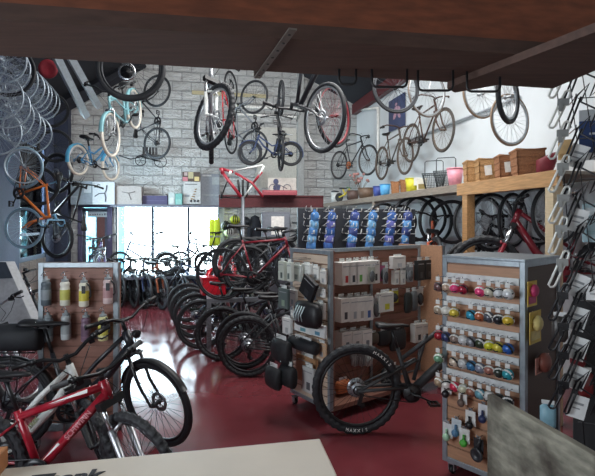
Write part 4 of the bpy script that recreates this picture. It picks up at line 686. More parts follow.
for x, y0, x1, y1, c, lb in ((313, 264, 320, 280, 'e8e6e0', 'white card hung beside the small one at the top of the end panel'), (321, 268, 327, 284, 'dcd9d2', 'cream card at the upper right post of the end panel'), (292, 309, 299, 320, 'e6e6e2', 'little white card above the white box with the blue band'), (318, 287, 326, 297, 'e4e2dd', 'white card right of the pale blue packet on the end panel'), (286, 344, 296, 352, 'd9d8d3', 'white tag card above the low black bags'), (318, 340, 327, 358, 'c9a98a', 'tan card at the right post low on the end panel')): pack('packet', x, y0, x1, y1, END, .04, .015, c, 'a9adaf', lb, ge)
# clear fronted dark case
mw, w_, h_ = slab(302, 300, 325, 327, END, .08); o = empty('handlebar_bag', 'black rounded bag with a clear striped front in the middle of the end panel', 'bag', mw, ge); q = MB(); loft(q, [(-w_*.5, .03, h_*.8, h_*.12), (-w_*.4, .055, h_*.95, .02*h_), (0, .065, h_, 0), (w_*.4, .055, h_*.95, .05*h_), (w_*.5, .03, h_*.8, h_*.15)], 16); q.obj('body', BLK, o, TR((0, -.06, 0)))
for i in range(4): q = MB(); q.tube([(-w_*.32+i*w_*.1, -.12-.012*math.sin(i+.5), h_*.25), (-w_*.27+i*w_*.1, -.145, h_*.5), (-w_*.22+i*w_*.1, -.115, h_*.82)], .006, 6); q.obj('clear_strip', mt('b9c9cc', .3), o)
# ---- bottle stand, facing us
Yb = 3.9; BTL = Plane((0, Yb), 2); mwb, wb_, hb_ = slab(38, 262, 118, 262+90, BTL); TB = TR((mwb.translation.x, mwb.translation.y, 0))@RZ(BTL.a)
bst = empty('bottle_stand', 'grey framed brown slatboard stand of drink bottles on the left', 'display stand', TB); ztb = H-(262-HY)*Yb/F
frame_panel(bst, -wb_/2, wb_/2, 0, .1, ztb, PNL2, 14, .04, slotm=mt('7d5548', .6)); f = MB(); f.bx(-wb_/2, wb_/2, .0405, .07, .1, ztb); f.obj('back_panel', PNL2, bst); f = MB(); [f.bx(x-.02, x+.02, -.16, .24, .075, .1) for x in (-wb_/2+.05, wb_/2-.05)]; f.bx(-wb_/2+.05, wb_/2-.05, .01, .06, .075, .1); f.obj('foot', GRY, bst)
for x in (-wb_/2+.05, wb_/2-.05):
    for y in (-.12, .2): caster(bst, x, y)
TBI = TB.inverted()
bts = [(46, 292, '59646c', '8b949a', None, 'smoke grey drink bottle top left on the bottle stand'), (65, 292, 'e3e2d5', 'c2bf62', None, 'frosted bottle with a broad yellow band second on the top row'), (84, 293, 'e6e4d2', 'd3c64a', '23262a', 'frosted bottle with a yellow band and dark strap third on the top row'), (108, 290, 'd9c3c2', 'b38a8c', '26282c', 'clear pinkish bottle with a black tag top right on the bottle stand'),
       (48, 328, '8d979d', '6d777d', None, 'grey bottle bottom left on the stand behind the city bicycle saddle'), (66, 326, 'b9bfc0', '9aa1a3', None, 'pale grey drink bottle second on the lower row'), (86, 328, '80677a', '6b5366', None, 'purple drink bottle third on the lower row'), (103, 327, 'd6d19a', 'cfc85f', '23262b', 'pale yellow bottle with a black tag bottom right on the bottle stand')]
for px, py, c1, c2, strap, lb in bts:
    p = BTL.off(.055).at(px, py); o = empty('drink_bottle', lb, 'drink bottle', TR(p), 'bottles on the bottle stand')
    q = MB(); q.lathe([(0, -.105), (.033, -.105), (.037, -.1), (.037, .03), (.033, .038), (.033, .05), (.037, .058), (.034, .075), (.022, .085)], n=18); q.obj('body', mt(c1, .35), o); q = MB(); q.lathe([(.0375, -.06), (.0375, .02)], n=18, cap=False); q.obj('band', mt(c2, .4), o)
    q = MB(); q.lathe([(.026, .083), (.027, .1), (.012, .105), (.011, .122), (.007, .126)], n=14); q.obj('cap', mt('8f979b', .35), o)
    if strap: q = MB(); q.bx(-.001, .028, -.042, -.038, .0, .06); q.tube([(.03, -.02, .08), (.05, -.01, .05), (.055, 0, -.02), (.045, -.01, -.04)], .006, 6); q.obj('strap', mt(strap, .6), o)
    q = MB(); q.tube([(0, .05, .16), (0, -.03, .16), (-.02, -.035, .135), (0, 0, .118), (.02, -.035, .135), (0, -.03, .16)], .003, 5); q.obj('hook', CHR, bst, TBI@o.matrix_basis)
# ---------- things on the storage shelf
zs_ = 2.19; WIC = mt('b98f5f', .7, var=.3, scale=70, bump=.6); WIC2 = mt('9c6b49', .7, var=.3, scale=70, bump=.6)
def onshelf(px, back=.2):                                # point on the shelf deck seen in column px, set back from the edge
    q = Plane(SH.p-SH.n*back, -78).at(px, 190); q.z = zs_; return q
def woven(w, d, h, m, mw, name, lb, grp, cat='basket', taper=.85, handle=False, rim=True):
    o = empty(name, lb, cat, mw, grp); q = MB(); n = 7
    for i in range(n):                                   # stacked woven courses
        t = i/n; s_ = taper+(1-taper)*(t+.5/n); z0 = h*t
        for x0, x1, y0, y1 in ((-w/2*s_, w/2*s_, -d/2*s_, -d/2*s_+.012), (-w/2*s_, w/2*s_, d/2*s_-.012, d/2*s_), (-w/2*s_, -w/2*s_+.012, -d/2*s_, d/2*s_), (w/2*s_-.012, w/2*s_, -d/2*s_, d/2*s_)):
            q.bx(x0-.003*(i % 2), x1+.003*(i % 2), y0-.003*(i % 2), y1+.003*(i % 2), z0, z0+h/n-.002)
    q.bx(-w/2*taper, w/2*taper, -d/2*taper, d/2*taper, 0, .008); q.obj('weave', m, o); 
    if rim: q = MB(); q.tube([(-w/2, -d/2, h), (w/2, -d/2, h), (w/2, d/2, h), (-w/2, d/2, h)], .012, 8, closed=True); q.obj('rim', m, o)
    if handle: q = MB(); q.tube([(0, -d/2, h)]+[(0, -d/2*math.cos(a*math.pi/8), h+.16*math.sin(a*math.pi/8)) for a in range(1, 8)]+[(0, d/2, h)], .008, 6); q.obj('handle', m, o)
    return o
gb = 'baskets on the storage shelf'
def bwid(px0, px1, back=.2): return (onshelf(px1, back)-onshelf(px0, back)).length
def shelfm(px0, px1, back=.2): c = (onshelf(px0, back)+onshelf(px1, back))/2; c.z = zs_; return TR(c)@RZ(rad(-20))
for x0, x1, py0, py1, m, lb in ((465, 478, 157, 181, WIC, 'narrow pale woven basket at the left of the woven baskets'), (477, 496, 154, 178, WIC, 'pale woven basket with a white price card'), (497, 514, 149, 174, WIC2, 'brown woven basket with a white price card'), (514, 541, 143, 171, WIC2, 'large red brown wicker basket at the right end of the shelf')):
    c = (onshelf(x0, .16)+onshelf(x1, .16))/2; sc_ = c.y/F; o = woven((x1-x0)*sc_*.98, .26, (py1-py0)*sc_*.92, m, TR((c.x, c.y, zs_))@RZ(rad(-10)), 'woven_basket', lb, gb)
    if 'price' in lb: w_, h_ = (x1-x0)*sc_, (py1-py0)*sc_; MB().bx(-w_*.15, w_*.2, -.145, -.14, h_*.25, h_*.65).obj('price_card', WHT, o, M.Rotation(rad(-6), 4, 'Y'))
# crimson cloth trim at the last basket
c = onshelf(546, .2); q = MB(); loft(q, [(-.08, .05, .14, .0), (-.02, .07, .17, .0), (.05, .06, .2, .01), (.09, .02, .21, .12)], 12); tag(q.obj('saddle_bag', mt('7d2430', .6), None, TR((c.x, c.y, zs_))@RZ(rad(-30))), 'dark red bag past the large red brown wicker basket', 'bag')
c = onshelf(455, .15); c2 = c.y/F; o = empty('plastic_basket', 'pink plastic basket beside the narrow pale woven basket', 'basket', TR((c.x, c.y, zs_))@RZ(rad(-25)), gb); PK = mt('e79bab', .4)
q = MB(); q.lathe([(.07, 0), (.1, .22), (.094, .22), (.065, .008), (0, .008)], n=20); q.obj('body', PK, o); q = MB(); q.tube([(.1*math.cos(a*math.tau/20), .1*math.sin(a*math.tau/20), .22) for a in range(20)], .008, 6, closed=True); q.obj('rim', PK, o)
def wirebasket(px, lb):
    c = onshelf(px, .17); o = empty('wire_basket', lb, 'basket', TR((c.x, c.y, zs_))@RZ(rad(-22)), gb); q = MB(); bm_ = mt('43484b', .4, .5)
    for i in range(8): z = .03*i; s_ = .7+.3*i/7; q.tube([(-.15*s_, -.1*s_, z), (.15*s_, -.1*s_, z), (.15*s_, .1*s_, z), (-.15*s_, .1*s_, z)], .003 if i < 7 else .006, 4, closed=True)
    for i in range(13): x = -.15+.025*i; [q.tube([(x*.7, y*.7, 0), (x, y, .21)], .0025, 4) for y in (-.1, .1)]
    for i in range(9): y = -.1+.025*i; [q.tube([(x*.7, y*.7, 0), (x, y, .21)], .0025, 4) for x in (-.15, .15)]
    for i in range(7): q.tube([(-.105+.035*i, -.07, 0), (-.105+.035*i, .07, 0)], .0025, 4)
    q.obj('mesh', bm_, o); q = MB(); q.tube([(-.12, 0, .2), (-.12, 0, .37), (-.1, 0, .39), (.1, 0, .39), (.12, 0, .37), (.12, 0, .2)], .006, 6); q.obj('handle', bm_, o)
wirebasket(434, 'dark wire basket with a raised handle, the left of the two'); wirebasket(446, 'dark wire basket with a raised handle beside the pink basket')
for px, c, r0, h, lb, nm in ((412, 'd6cf36', .1, .21, 'yellow plastic bucket with a white card on the storage shelf', 'bucket'), (385, '58a7dc', .09, .2, 'light blue bucket on the storage shelf', 'bucket'), (378, '3d4f96', .09, .19, 'dark blue bucket left of the light blue one', 'bucket'), (366, '6b5646', .16, .2, 'brown pot on the storage shelf left of the dark blue bucket', 'pot'), (353, '64504a', .13, .2, 'dark brown pot beneath the far antique bicycle', 'pot'), (326, 'bdb9ae', .12, .17, 'off white pot at the far end of the storage shelf', 'pot')):
    q0 = onshelf(px, .18); o = empty(nm, lb, nm, TR((q0.x, q0.y, zs_)), 'pots and buckets on the storage shelf'); q = MB(); q.lathe([(r0*.78, 0), (r0, h), (r0*.94, h), (r0*.72, .01), (0, .01)], n=20); q.obj('body', mt(c, .5), o)
    q = MB(); q.tube([(r0*math.cos(a*math.tau/20), r0*math.sin(a*math.tau/20), h) for a in range(20)], .007, 6, closed=True); q.obj('rim', mt(c, .5), o)
    if c == 'd6cf36': MB().bx(.0, .1, -.115, -.112, .1, .22).obj('price_card', WHT, o)
for x0, x1, lb in ((391, 400, 'small wicker box on the storage shelf, left one'), (400, 408, 'small wicker box beside the yellow bucket')):
    c = (onshelf(x0, .16)+onshelf(x1, .16))/2; woven((x1-x0)*c.y/F*.95, .22, .2, mt('a9764e', .7, var=.3, scale=70, bump=.5), TR((c.x, c.y, zs_))@RZ(rad(-12)), 'woven_basket', lb, gb)
c = onshelf(422, .18); o = empty('box', 'small white box between the yellow bucket and the wire baskets', 'box', TR((c.x, c.y, zs_))@RZ(rad(-15))); MB().bx(-.07, .07, -.07, .07, 0, .18).obj('carton', mt('d9d6c8', .6), o, None, .004); MB().bx(-.05, .05, -.072, -.07, .03, .1).obj('printed_panel', mt('8d7d4a', .5), o)
c = onshelf(335, .18); o = empty('tin', 'white tin with a dark lid at the far end of the storage shelf', 'tin', TR((c.x, c.y, zs_))); q = MB(); q.lathe([(.09, 0), (.09, .25)], n=18); q.obj('body', mt('d5d8d6', .4), o); q = MB(); q.lathe([(.093, .25), (.093, .28), (.05, .29)], n=18); q.obj('lid', mt('3a3d42', .4), o)
c = onshelf(345, .2); o = empty('child_scooter', 'small yellow and green toy cycle beside the white tin', 'toy cycle', TR((c.x, c.y, zs_))@RZ(rad(-30)))
for x in (-.14, .14): q = MB(); q.lathe([(.0, -.015), (.09, -.015), (.1, 0), (.09, .015), (0, .015)], (x, 0, .1), (0, 1, 0), 18); q.obj('wheel', RUB, o)
q = MB(); q.tube([(-.14, 0, .1), (0, 0, .16), (.1, 0, .28), (.14, 0, .1)], .022, 8); q.tube([(0, 0, .16), (-.05, 0, .28)], .018, 8); q.obj('frame', mt('c9b840', .4), o); q = MB(); q.tube([(.1, -.12, .3), (.1, .12, .3)], .012, 6); q.obj('handlebar', mt('4c8a55', .4), o); q = MB(); loft(q, [(-.12, .04, .31, .28), (-.02, .03, .31, .28), (.04, .015, .3, .28)]); q.obj('saddle', BLK, o)
c = onshelf(360, .25); o = empty('dried_flowers', 'bunch of pinkish dried flowers standing in the brown pots', 'flowers', TR((c.x, c.y, zs_+.05)))
q = MB(); hd = MB()
for i in range(16): a, r_ = R.uniform(0, 6.28), R.uniform(.04, .2); e = V((r_*math.cos(a), r_*math.sin(a)*.6, R.uniform(.3, .48))); q.tube([(0, 0, 0), e*.5+V((0, 0, .06)), e], .004, 4); hd.sph(e, R.uniform(.025, .045), (1, 1, .8), 7, 4)
q.obj('stems', mt('6a5a45', .7), o); f_ = hd.obj('blossoms', mt('b98a84', .8, bump=.4), o); f_['kind'] = 'stuff'
# poster on the white wall
mw, w_, h_ = slab(389, 97, 405, 129, RIGHT, .02); o = empty('poster', 'navy poster with a pink figure pinned to the white wall', 'poster', mw); MB().bx(-w_/2, w_/2, -.004, 0, 0, h_).obj('sheet', mt('3d4668', .5), o)
q = MB()
for cx, cz, rx, rz_, a in ((.05, .62, .2, .16, .4), (-.1, .45, .12, .2, -.5), (.15, .4, .1, .17, .6), (-.02, .78, .08, .08, 0)): q.ext([(w_*(cx+rx*math.cos(t*math.tau/12+a)*.9), -.0045, h_*(cz+rz_*.6*math.sin(t*math.tau/12))) for t in range(12)], (0, -.0006, 0))
q.obj('printed_figure', mt('b790a0', .5), o)
# ---------- blue carded parts on white hooks, six columns on a rack behind the gondola
BR = Plane((.1, 5.9), 20); rk2 = empty('hook_rack', 'dark rack of white hooks full of blue packets behind the gondola', 'rack', TR(BR.p)@RZ(BR.a)); RI = rk2.matrix_basis.inverted()
q0, q1 = RI@BR.at(302, 230), RI@BR.at(412, 230); q = MB(); q.bx(q0.x-.05, q1.x+.05, .0, .03, 1.28, 1.92); q.obj('back_panel', mt('33363d', .6), rk2)
for x in (q0.x, q1.x): MB().bx(x-.03, x+.03, .031, .09, 0, 1.92).obj('post', GRY, rk2); MB().bx(x-.04, x+.04, -.2, .3, 0, .04).obj('foot', GRY, rk2)
BL = [mt(x, .35, var=.2) for x in ('4f86c4', '5f9cd8', '3b64a8', '7db4e0', '42528f', '6a6fb8')]
k_ = MB(); peg(k_, (0, .0, .03), .2, .005, .04); k_.tube([(-.02, -.0, .03), (-.06, -.1, .045), (-.07, -.2, .09)], .005, 5); hm2 = k_.mesh('blue_hook')
pm_ = MB(); loft(pm_, [(-.055, .022, .05, -.06), (-.04, .035, .06, -.065), (0, .04, .062, -.068), (.04, .035, .06, -.065), (.055, .022, .05, -.06)], 12); pm_.box((0, 0, .075), (.05, .003, .03)); pm_ = pm_.mesh('blue_pack')
cols_ = ['first', 'second', 'third', 'fourth', 'fifth', 'sixth']
for ci, px in enumerate((313, 330, 353, 371, 390, 406)):
    for ri in range(5):
        p = RI@BR.off(.12).at(px+(2-ri)*1.0, 217+ri*7.4)
        o = inst(pm_, 'blue_packet', BL[(ci*2+ri*3) % 6], None, rk2.matrix_basis@TR(p)@RZ(R.uniform(-.5, .5))@M.Rotation(R.uniform(-.15, .15), 4, 'Y')); tag(o, 'blue packet, %s from the top in the %s column of the hook rack' % (cols_[ri], cols_[ci]), 'packet', 'blue packets on the hook rack')
        for dx in (-.04, .05): inst(hm2, 'hook', WHT, rk2, TR((p.x+dx, 0, p.z+.04))@RZ(R.uniform(-.3, .3)))
# ---------- ledge above the windows: boxes and posters
def flatbox(name, px0, py0, px1, py1, dep, c, lb, cat, prints=(), pl=BACK, grp=None, rough=.6, out=0):
    if pl is BACK: out = out+.02
    mw, w_, h_ = slab(px0, py0, px1, py1, pl, out); o = empty(name, lb, cat, mw, grp); MB().bx(-w_/2, w_/2, -dep, 0, 0, h_).obj('carton' if dep > .03 else 'sheet', mt(c, rough), o, None, .003 if dep > .03 else 0)
    for x0, x1, z0, z1, cc in prints: MB().bx((x0-.5)*w_, (x1-.5)*w_, -dep-.003, -dep, z0*h_, z1*h_).obj('printed_panel', mt(cc, .5), o)
    return o, w_, h_
gl_ = 'boxes and prints above the windows'
flatbox('box', 74, 182, 95, 205, .3, '7d8790', 'grey box with a small pale label above the glazed back door', 'box', ((.62, .95, .5, .85, 'a9b1b6'), (.05, .5, .3, .34, '97a0a8')), grp=gl_)
o, w_, h_ = flatbox('box', 95.5, 183, 117, 205, .32, 'b5bac0', 'white box with a dark forked frame drawn on it above the door', 'box', grp=gl_); dk = mt('4a4f58', .5)
q = MB(); q.tube([(-.4*w_, -.324, .35*h_), (-.2*w_, -.324, .48*h_), (.05*w_, -.324, .5*h_), (.12*w_, -.324, .62*h_), (.15*w_, -.324, .85*h_)], .012, 5); q.tube([(.05*w_, -.324, .5*h_), (.1*w_, -.324, .3*h_), (.08*w_, -.324, .12*h_)], .012, 5); q.obj('printed_frame', dk, o)
o, w_, h_ = flatbox('box', 117.5, 187, 143, 205, .28, '9c9693', 'brownish box with a faint forked frame drawn on it above the left window', 'box', grp=gl_)
q = MB(); q.tube([(-.25*w_, -.284, .68*h_), (0, -.284, .62*h_), (.25*w_, -.284, .7*h_)], .009, 5); q.tube([(0, -.284, .62*h_), (.1*w_, -.284, .25*h_)], .009, 5); q.obj('printed_frame', mt('6f6a6c', .5), o)
flatbox('box', 143.5, 196, 168, 205, .2, '4d4a6b', 'low dark purple box above the middle window', 'box', ((.1, .9, .4, .46, '5f5c7d'),), grp=gl_)
flatbox('box', 169, 193, 175, 205.5, .2, 'b7c3c3', 'pale box beside the teal one above the windows', 'box', ((.2, .8, .15, .6, 'd0d8d6'),), grp=gl_); flatbox('box', 175.5, 194, 182.5, 205.5, .2, '73aea9', 'teal box beside the assembly poster above the windows', 'box', ((.15, .85, .1, .5, '8fc2bb'),), grp=gl_)
o, w_, h_ = flatbox('poster', 183.5, 182, 200.5, 204, .02, 'c3c6c6', 'white poster with a brown machine picture above the windows', 'poster', ((.08, .8, .87, .91, '6a6d70'), (.05, .35, .32, .42, '8d949a')), out=.12); q = MB()
for t in range(5): q.tube([(w_*(-.08+.06*t), -.024, h_*(.25+.1*t)), (w_*(.12+.04*t), -.024, h_*(.2+.12*t))], .012, 5)
q.obj('printed_machine', mt('9a7f5c', .6), o); q = MB(); [q.lathe([(.03, 0), (.03, .002)], (w_*(-.05+.2*t), -.021, h_*.14), (0, -1, 0), 12) for t in range(3)]; q.obj('printed_wheels', mt('4d4f52', .6), o)
flatbox('poster', 182.5, 172, 200, 181.5, .02, '54463f', 'small collage poster of faces and badges above the machine poster', 'poster', ((.1, .28, .6, .95, 'b9a9a9'), (.33, .62, .3, .98, 'b5ad8a'), (.02, .3, .02, .45, 'c47d86'), (.68, .95, .05, .5, 'd6c38a')), out=.12)
flatbox('poster', 201, 174, 219.5, 205, .03, '8b929b', 'tall grey poster with a pale picture at its upper right corner', 'poster', ((.08, .55, .92, .97, 'c8cdd0'), (.6, .98, .66, .9, 'a5adb0'), (.03, .97, .3, .34, '99a1a8')), grp=gl_)
# picture of a rider on top of the red beam
RB = Plane((-.3, 9.45), 6); o, w_, h_ = flatbox('poster', 268, 178, 296, 195, .02, 'c6c2bb', 'picture of a rider in a dark helmet standing on the red beam', 'poster', ((0, 1, 0, .16, '8d5a5c'),), pl=RB)
q = MB(); q.ext([(w_*(-.22+.1*math.cos(t*.524)), -.022, h_*(.78+.17*math.sin(t*.524))) for t in range(12)], (0, -.002, 0)); q.ext([(w_*x, -.022, h_*z) for x, z in ((-.3, .2), (-.1, .2), (-.05, .55), (-.2, .68), (-.32, .5))], (0, -.002, 0)); q.obj('printed_rider', mt('3f4668', .6), o)
q = MB(); q.tube([(w_*-.33, -.022, h_*.36), (w_*-.1, -.022, h_*.6), (w_*.18, -.022, h_*.36)], .006, 4); q.obj('printed_frame', mt('5c5f6e', .6), o)
for cx in (-.33, .18): q = MB(); [q.tube([(w_*(cx+.14*math.cos(t*.524)), -.022, h_*(.36+.26*math.sin(t*.524))) for t in range(12)], .008, 4, closed=True)]; q.obj('printed_wheel', mt('5c5f6e', .6), o)
flatbox('box', 262, 191, 296, 195.6, .25, 'a34a55', 'long flat red box lying on the red beam below the rider picture', 'box', ((.05, .95, .6, .8, 'bf6a72'),), pl=RB, out=.03)
flatbox('picture', 225, 195, 252, 208, .03, '6a4f4a', 'dark framed landscape picture below the red and white frame', 'picture', ((.06, .94, .1, .9, 'a58a78'), (.06, .94, .1, .4, '7f6a58')), out=.05)
flatbox('picture', 255, 173, 261, 190, .03, 'b9b7b0', 'small pale print behind the red and white frame', 'picture', ((.2, .8, .2, .8, 'a2a09a'),), out=.05)
# grey cabinet with a white notice beneath the red beam
CB = Plane((-.45, 8.9), 6); mw, w_, h_ = slab(262, 212, 290, 262, CB); h2 = mw.translation.z+h_; mw.translation.z = 0; o = empty('metal_cabinet', 'grey metal cabinet with a white notice below the red beam', 'cabinet', mw); gc = mt('70757f', .5)
MB().bx(-w_/2, w_/2, 0, .35, 0, h2).obj('carcass', gc, o, None, .004); q = MB(); q.bx(-w_/2+.02, w_/2-.02, -.02, -.0005, .05, h2-.04); d_ = q.obj('door', mt('7b808a', .45), o, None, .003); MB().bx(w_/2-.07, w_/2-.05, -.045, -.021, 1.0, 1.15).obj('handle', SIL, d_); MB().bx(-.09, .15, -.026, -.021, h2-.42, h2-.08).obj('notice', mt('ece9e4', .5), d_)
# red and white frame clamped in a repair stand
FRp = P(243, 197, 7.9); fx = lambda px, py: P(px, py, 7.9)-FRp; o = empty('frameset', 'red and white bicycle frame clamped on a grey repair stand', 'bicycle frame', TR(FRp)); RD2 = mt('a62a3a', .35, coat=.3)
q = MB(); q.tube([fx(221, 168), fx(223, 174)], .035, 10); q.tube([fx(222, 172), fx(241, 197)], .028, 10); q.tube([fx(222, 169), fx(233, 172)], .024, 8); q.tube([fx(235, 173), fx(252, 183), fx(263, 197)], .022, 8); q.tube([fx(253, 183), fx(262, 172)], .02, 8); q.obj('main_tubes', RD2, o)
q = MB(); q.tube([fx(233, 171), fx(263, 165)], .016, 8); q.tube([fx(264, 166), fx(259, 176)], .02, 8); q.tube([fx(244, 197), fx(253, 184)], .014, 8); q.tube([fx(231, 171), fx(229, 176)], .03, 8); q.obj('white_tubes', WHITEP, o)['label'] = 'white painted tubes'
q = MB(); q.tube([fx(229, 177), fx(221, 197)], .012, 8); q.tube([fx(221, 197), fx(240, 198)], .012, 8); q.tube([fx(221, 199), fx(222, 192)], .02, 8); q.obj('stays', BLKM, o)
b0 = P(243, 222, 7.95); st2 = empty('repair_stand', 'grey post repair stand holding the red and white frame', 'repair stand', TR((b0.x, b0.y, 0))); zt2 = P(243, 195, 7.95).z
q = MB(); q.tube([(0, 0, .02), (0, 0, zt2)], .028, 10); q.obj('post', mt('7b8087', .4, .5), st2); q = MB(); q.lathe([(.3, 0), (.3, .015), (.04, .03)], n=24); q.obj('foot', DSPK, st2)
q = MB(); [q.tube([(x, -.01, zt2-.03), (x*1.6, -.04, zt2+.25)], .018, 8) for x in (-.05, .0, .06)]; q.obj('clamp', BLKM, st2)
# hi visibility vests and helmets on the wall right of the windows
for i, (px, c, lb) in enumerate(((212, 'd3e03c', 'yellow green safety vest hung in front of the right window, left one'), (217, 'c9dc3a', 'yellow green safety vest hung beside the window edge, right one'))):
    mw, w_, h_ = slab(px-3.2, 217, px+3.2, 246, BACK, .4+.04*i); q = MB(); loft(q, [(-w_/2, .02, h_*.75, 0), (-w_*.3, .035, h_*.98, -.01), (0, .04, h_*.9, .0), (w_*.3, .035, h_*.98, -.01), (w_/2, .02, h_*.75, 0)], 12); o = empty('safety_vest', lb, 'vest', mw, 'safety vests'); q.obj('cloth', mt(c, .8, bump=.4), o); MB().bx(-w_*.42, w_*.42, -.045, -.04, h_*.3, h_*.36).obj('reflective_band', SIL, o); q = MB(); q.tube([(0, 0, h_*.9), (0, 0, h_*1.03), (0, .35+.04*i, h_*1.05)], .006, 5); q.obj('hanger', SIL, o)
for px, py, c, lb in ((226, 226, '2c3038', 'dark helmet hung left on the block wall by the repair stand'), (235, 220, 'c9d64a', 'yellow green helmet hung between the dark ones by the repair stand'), (246, 222, '3b4048', 'dark helmet hung right of the repair stand post'), (229, 232, 'd9dcdd', 'white helmet hung low by the repair stand')):
    p = BACK.off(.16).at(px, py); o = empty('helmet', lb, 'helmet', TR(p)@RZ(rad(12)), 'helmets on the block wall'); q = MB(); q.sph((0, 0, 0), .13, (.9, 1.0, .85), 14, 8); q.obj('shell', mt(c, .4), o); q = MB(); [q.tube([(x, -.12, -.05), (x*.9, -.125, .03), (x*.6, -.06, .11)], .012, 6) for x in (-.05, 0, .05)]; q.obj('vent_bar', BLK, o); q = MB(); q.tube([(0, .15, .12), (0, .1, .13), (0, .05, .1)], .006, 5); q.obj('strap', BLK, o)
for px, py, lb in ((252, 240, 'dark jacket hung beside the grey cabinet'),):
    mw, w_, h_ = slab(248, 215, 262, 258, BACK, .2); o = empty('jacket', lb, 'jacket', mw); q = MB(); loft(q, [(-w_/2, .04, h_*.7, h_*.1), (-w_*.3, .07, h_*.95, 0), (0, .08, h_, 0), (w_*.3, .07, h_*.95, 0), (w_/2, .04, h_*.7, h_*.1)], 12); q.obj('cloth', mt('23262f', .8, bump=.3), o); q = MB(); q.tube([(-w_*.4, -.05, h_*.7), (-w_*.46, -.07, h_*.1)], [.06, .045], 8); q.obj('sleeve', mt('23262f', .8, bump=.3), o)
# black doll carriage hung on the block wall
cp = BACK.off(.25).at(150, 152); o = empty('doll_carriage', 'small black antique carriage with a slatted bench hung on the block wall', 'carriage', TR(cp)@RZ(rad(20))); s_ = cp.y/F
for x, z, r in ((-9, -9, 5), (10, -9, 6)): q = MB(); q.tube([(x*s_+r*s_*math.cos(t*.3927), 0, z*s_+r*s_*math.sin(t*.3927)) for t in range(16)], .009, 5, closed=True); [q.tube([(x*s_, 0, z*s_), (x*s_+r*s_*math.cos(t*1.047), 0, z*s_+r*s_*math.sin(t*1.047))], .004, 4) for t in range(6)]; q.obj('wheel', BLKM, o)
q = MB(); [q.box((x*s_, .0, 1*s_+abs(x)*.0), (.05, .03, .16)) for x in (-6, -3, 0, 3, 6)]; q.obj('bench_back', BLKM, o); q = MB(); q.tube([(-29*s_, 0, -5*s_), (-18*s_, 0, -8*s_), (-8*s_, 0, -5*s_), (10*s_, 0, -9*s_)], .014, 6); q.box((0, -.08, -4*s_), (.36, .2, .03)); q.obj('chassis', BLKM, o)
# ---------- leaning pale panel at the left edge, small box by the counter
q = MB(); pp = [P(-22, 262, 5.2), P(6, 262, 5.2), P(40, 338, 4.9), P(-22, 345, 4.9)]; o = empty('display_board', 'pale grey board with a dark top leaning at the left edge', 'board', TR(pp[2])); z_ = pp[2]; q.ext([p-z_ for p in pp], (.05, .08, .0)); q.obj('sheet', mt('a8abb0', .6), o, None, .004)
q = MB(); d0 = [pp[0], pp[1], pp[1]*.78+pp[2]*.22, pp[0]*.78+pp[3]*.22]; q.ext([p-z_+V((0, -.004, 0)) for p in d0], (0, -.002, 0)); q.obj('printed_band', mt('39434f', .6), o); q = MB(); q.tube([V((0, 0, 0)), V((.05, .3, -.5))], .012, 6); q.obj('prop', DSPK, o)
c = hz(-1, 470, .93); tag(MB().bx(-.05, .0, -.04, .04, -.03, .03).obj('cardboard_box', mt('b0764a', .7), None, TR(hz(3, 462, 1.035))@RZ(.2), .003), 'corner of a brown cardboard box on the counter at the left edge', 'box')
# ---------- rod loops beneath the overhead beam
for px0, px1, py in ((339, 356, 84.5), (372, 407, 87), (418, 453, 90.5), (467, 500, 91.5)):
    a = P(px0, py, 1.32); b2 = P(px1, py, 1.32); q = MB(); q.tube([a+V((.0, 0, .055)), a+V((0, 0, .012)), a+V((.004, 0, .003)), a+V((.012, 0, 0)), b2-V((.012, 0, 0)), b2+V((-.004, 0, .003)), b2+V((0, 0, .012)), b2+V((0, 0, .055))], .0035, 8); o_ = (a+b2)/2
    tag(q.obj('hanger_loop', BLK), 'black rod loop under the beam above the %s' % {339: 'wheel of the hung black bicycle', 372: 'navy poster', 418: 'rusty antique bicycle', 467: 'slim tan tyred wheel'}[px0], 'hanger', 'rod loops under the beam')
# ---------- wire carriers hanging in a stack at the right edge
WR = Plane((1.14, 2.05), -20)
gp2 = empty('grid_panel', 'dark wire grid panel at the right edge holding wire carriers', 'grid panel', TR(WR.p+V((.06, .1, 0)))@RZ(WR.a)); q = MB()
q.obj
for i in range(3): q.tube([(.1+i*.12, .0, .4), (-.04+i*.05, .0, 2.45)], .0025, 4)
for i in range(11): q.tube([(.05, .003, .5+i*.18), (.4, .003, .5+i*.18)], .0025, 4)
q.obj('grid', BLKM, gp2); MB().bx(.04, .62, .05, .06, .05, 1.42).obj('back_panel', mt('26272a', .7), gp2); q = MB()  # dark back sheet added to stand in for unbuilt dark clutter
for x in (.4,): q.bx(x-.01, x+.01, -.01, .01, 0, 2.45)
q.bx(.05, .4, -.01, .01, 2.43, 2.45); q.bx(.1, .7, -.15, .15, 0, .02); q.obj('frame', BLKM, gp2)
ys = [96, 126, 157, 190, 221, 252, 285, 318, 348, 377, 406]; nmw = ['topmost', 'second', 'third', 'fourth', 'fifth', 'sixth', 'seventh', 'eighth', 'ninth', 'tenth', 'lowest']
def loopmesh(sc_, closed):
    q = MB(); pts = []
    for x, z in ((0, 0), (.006, -.006), (.014, -.006), (.02, 0), (.058, .095), (.06, .108), (.054, .115), (.045, .112), (.04, .1)): pts.append((x*sc_, 0, z*sc_))
    q.tube(pts, .0052, 8, closed=True); return q.mesh('loop')
LM = loopmesh(1.3, True); q = MB(); q.bx(.03, .075, -.006, .006, .085, .115); q.bx(.036, .05, -.012, .0, .06, .1); q.tube([(.05, 0, .1), (.09, .03, .13)], .004, 6); LC = q.mesh('clamp')
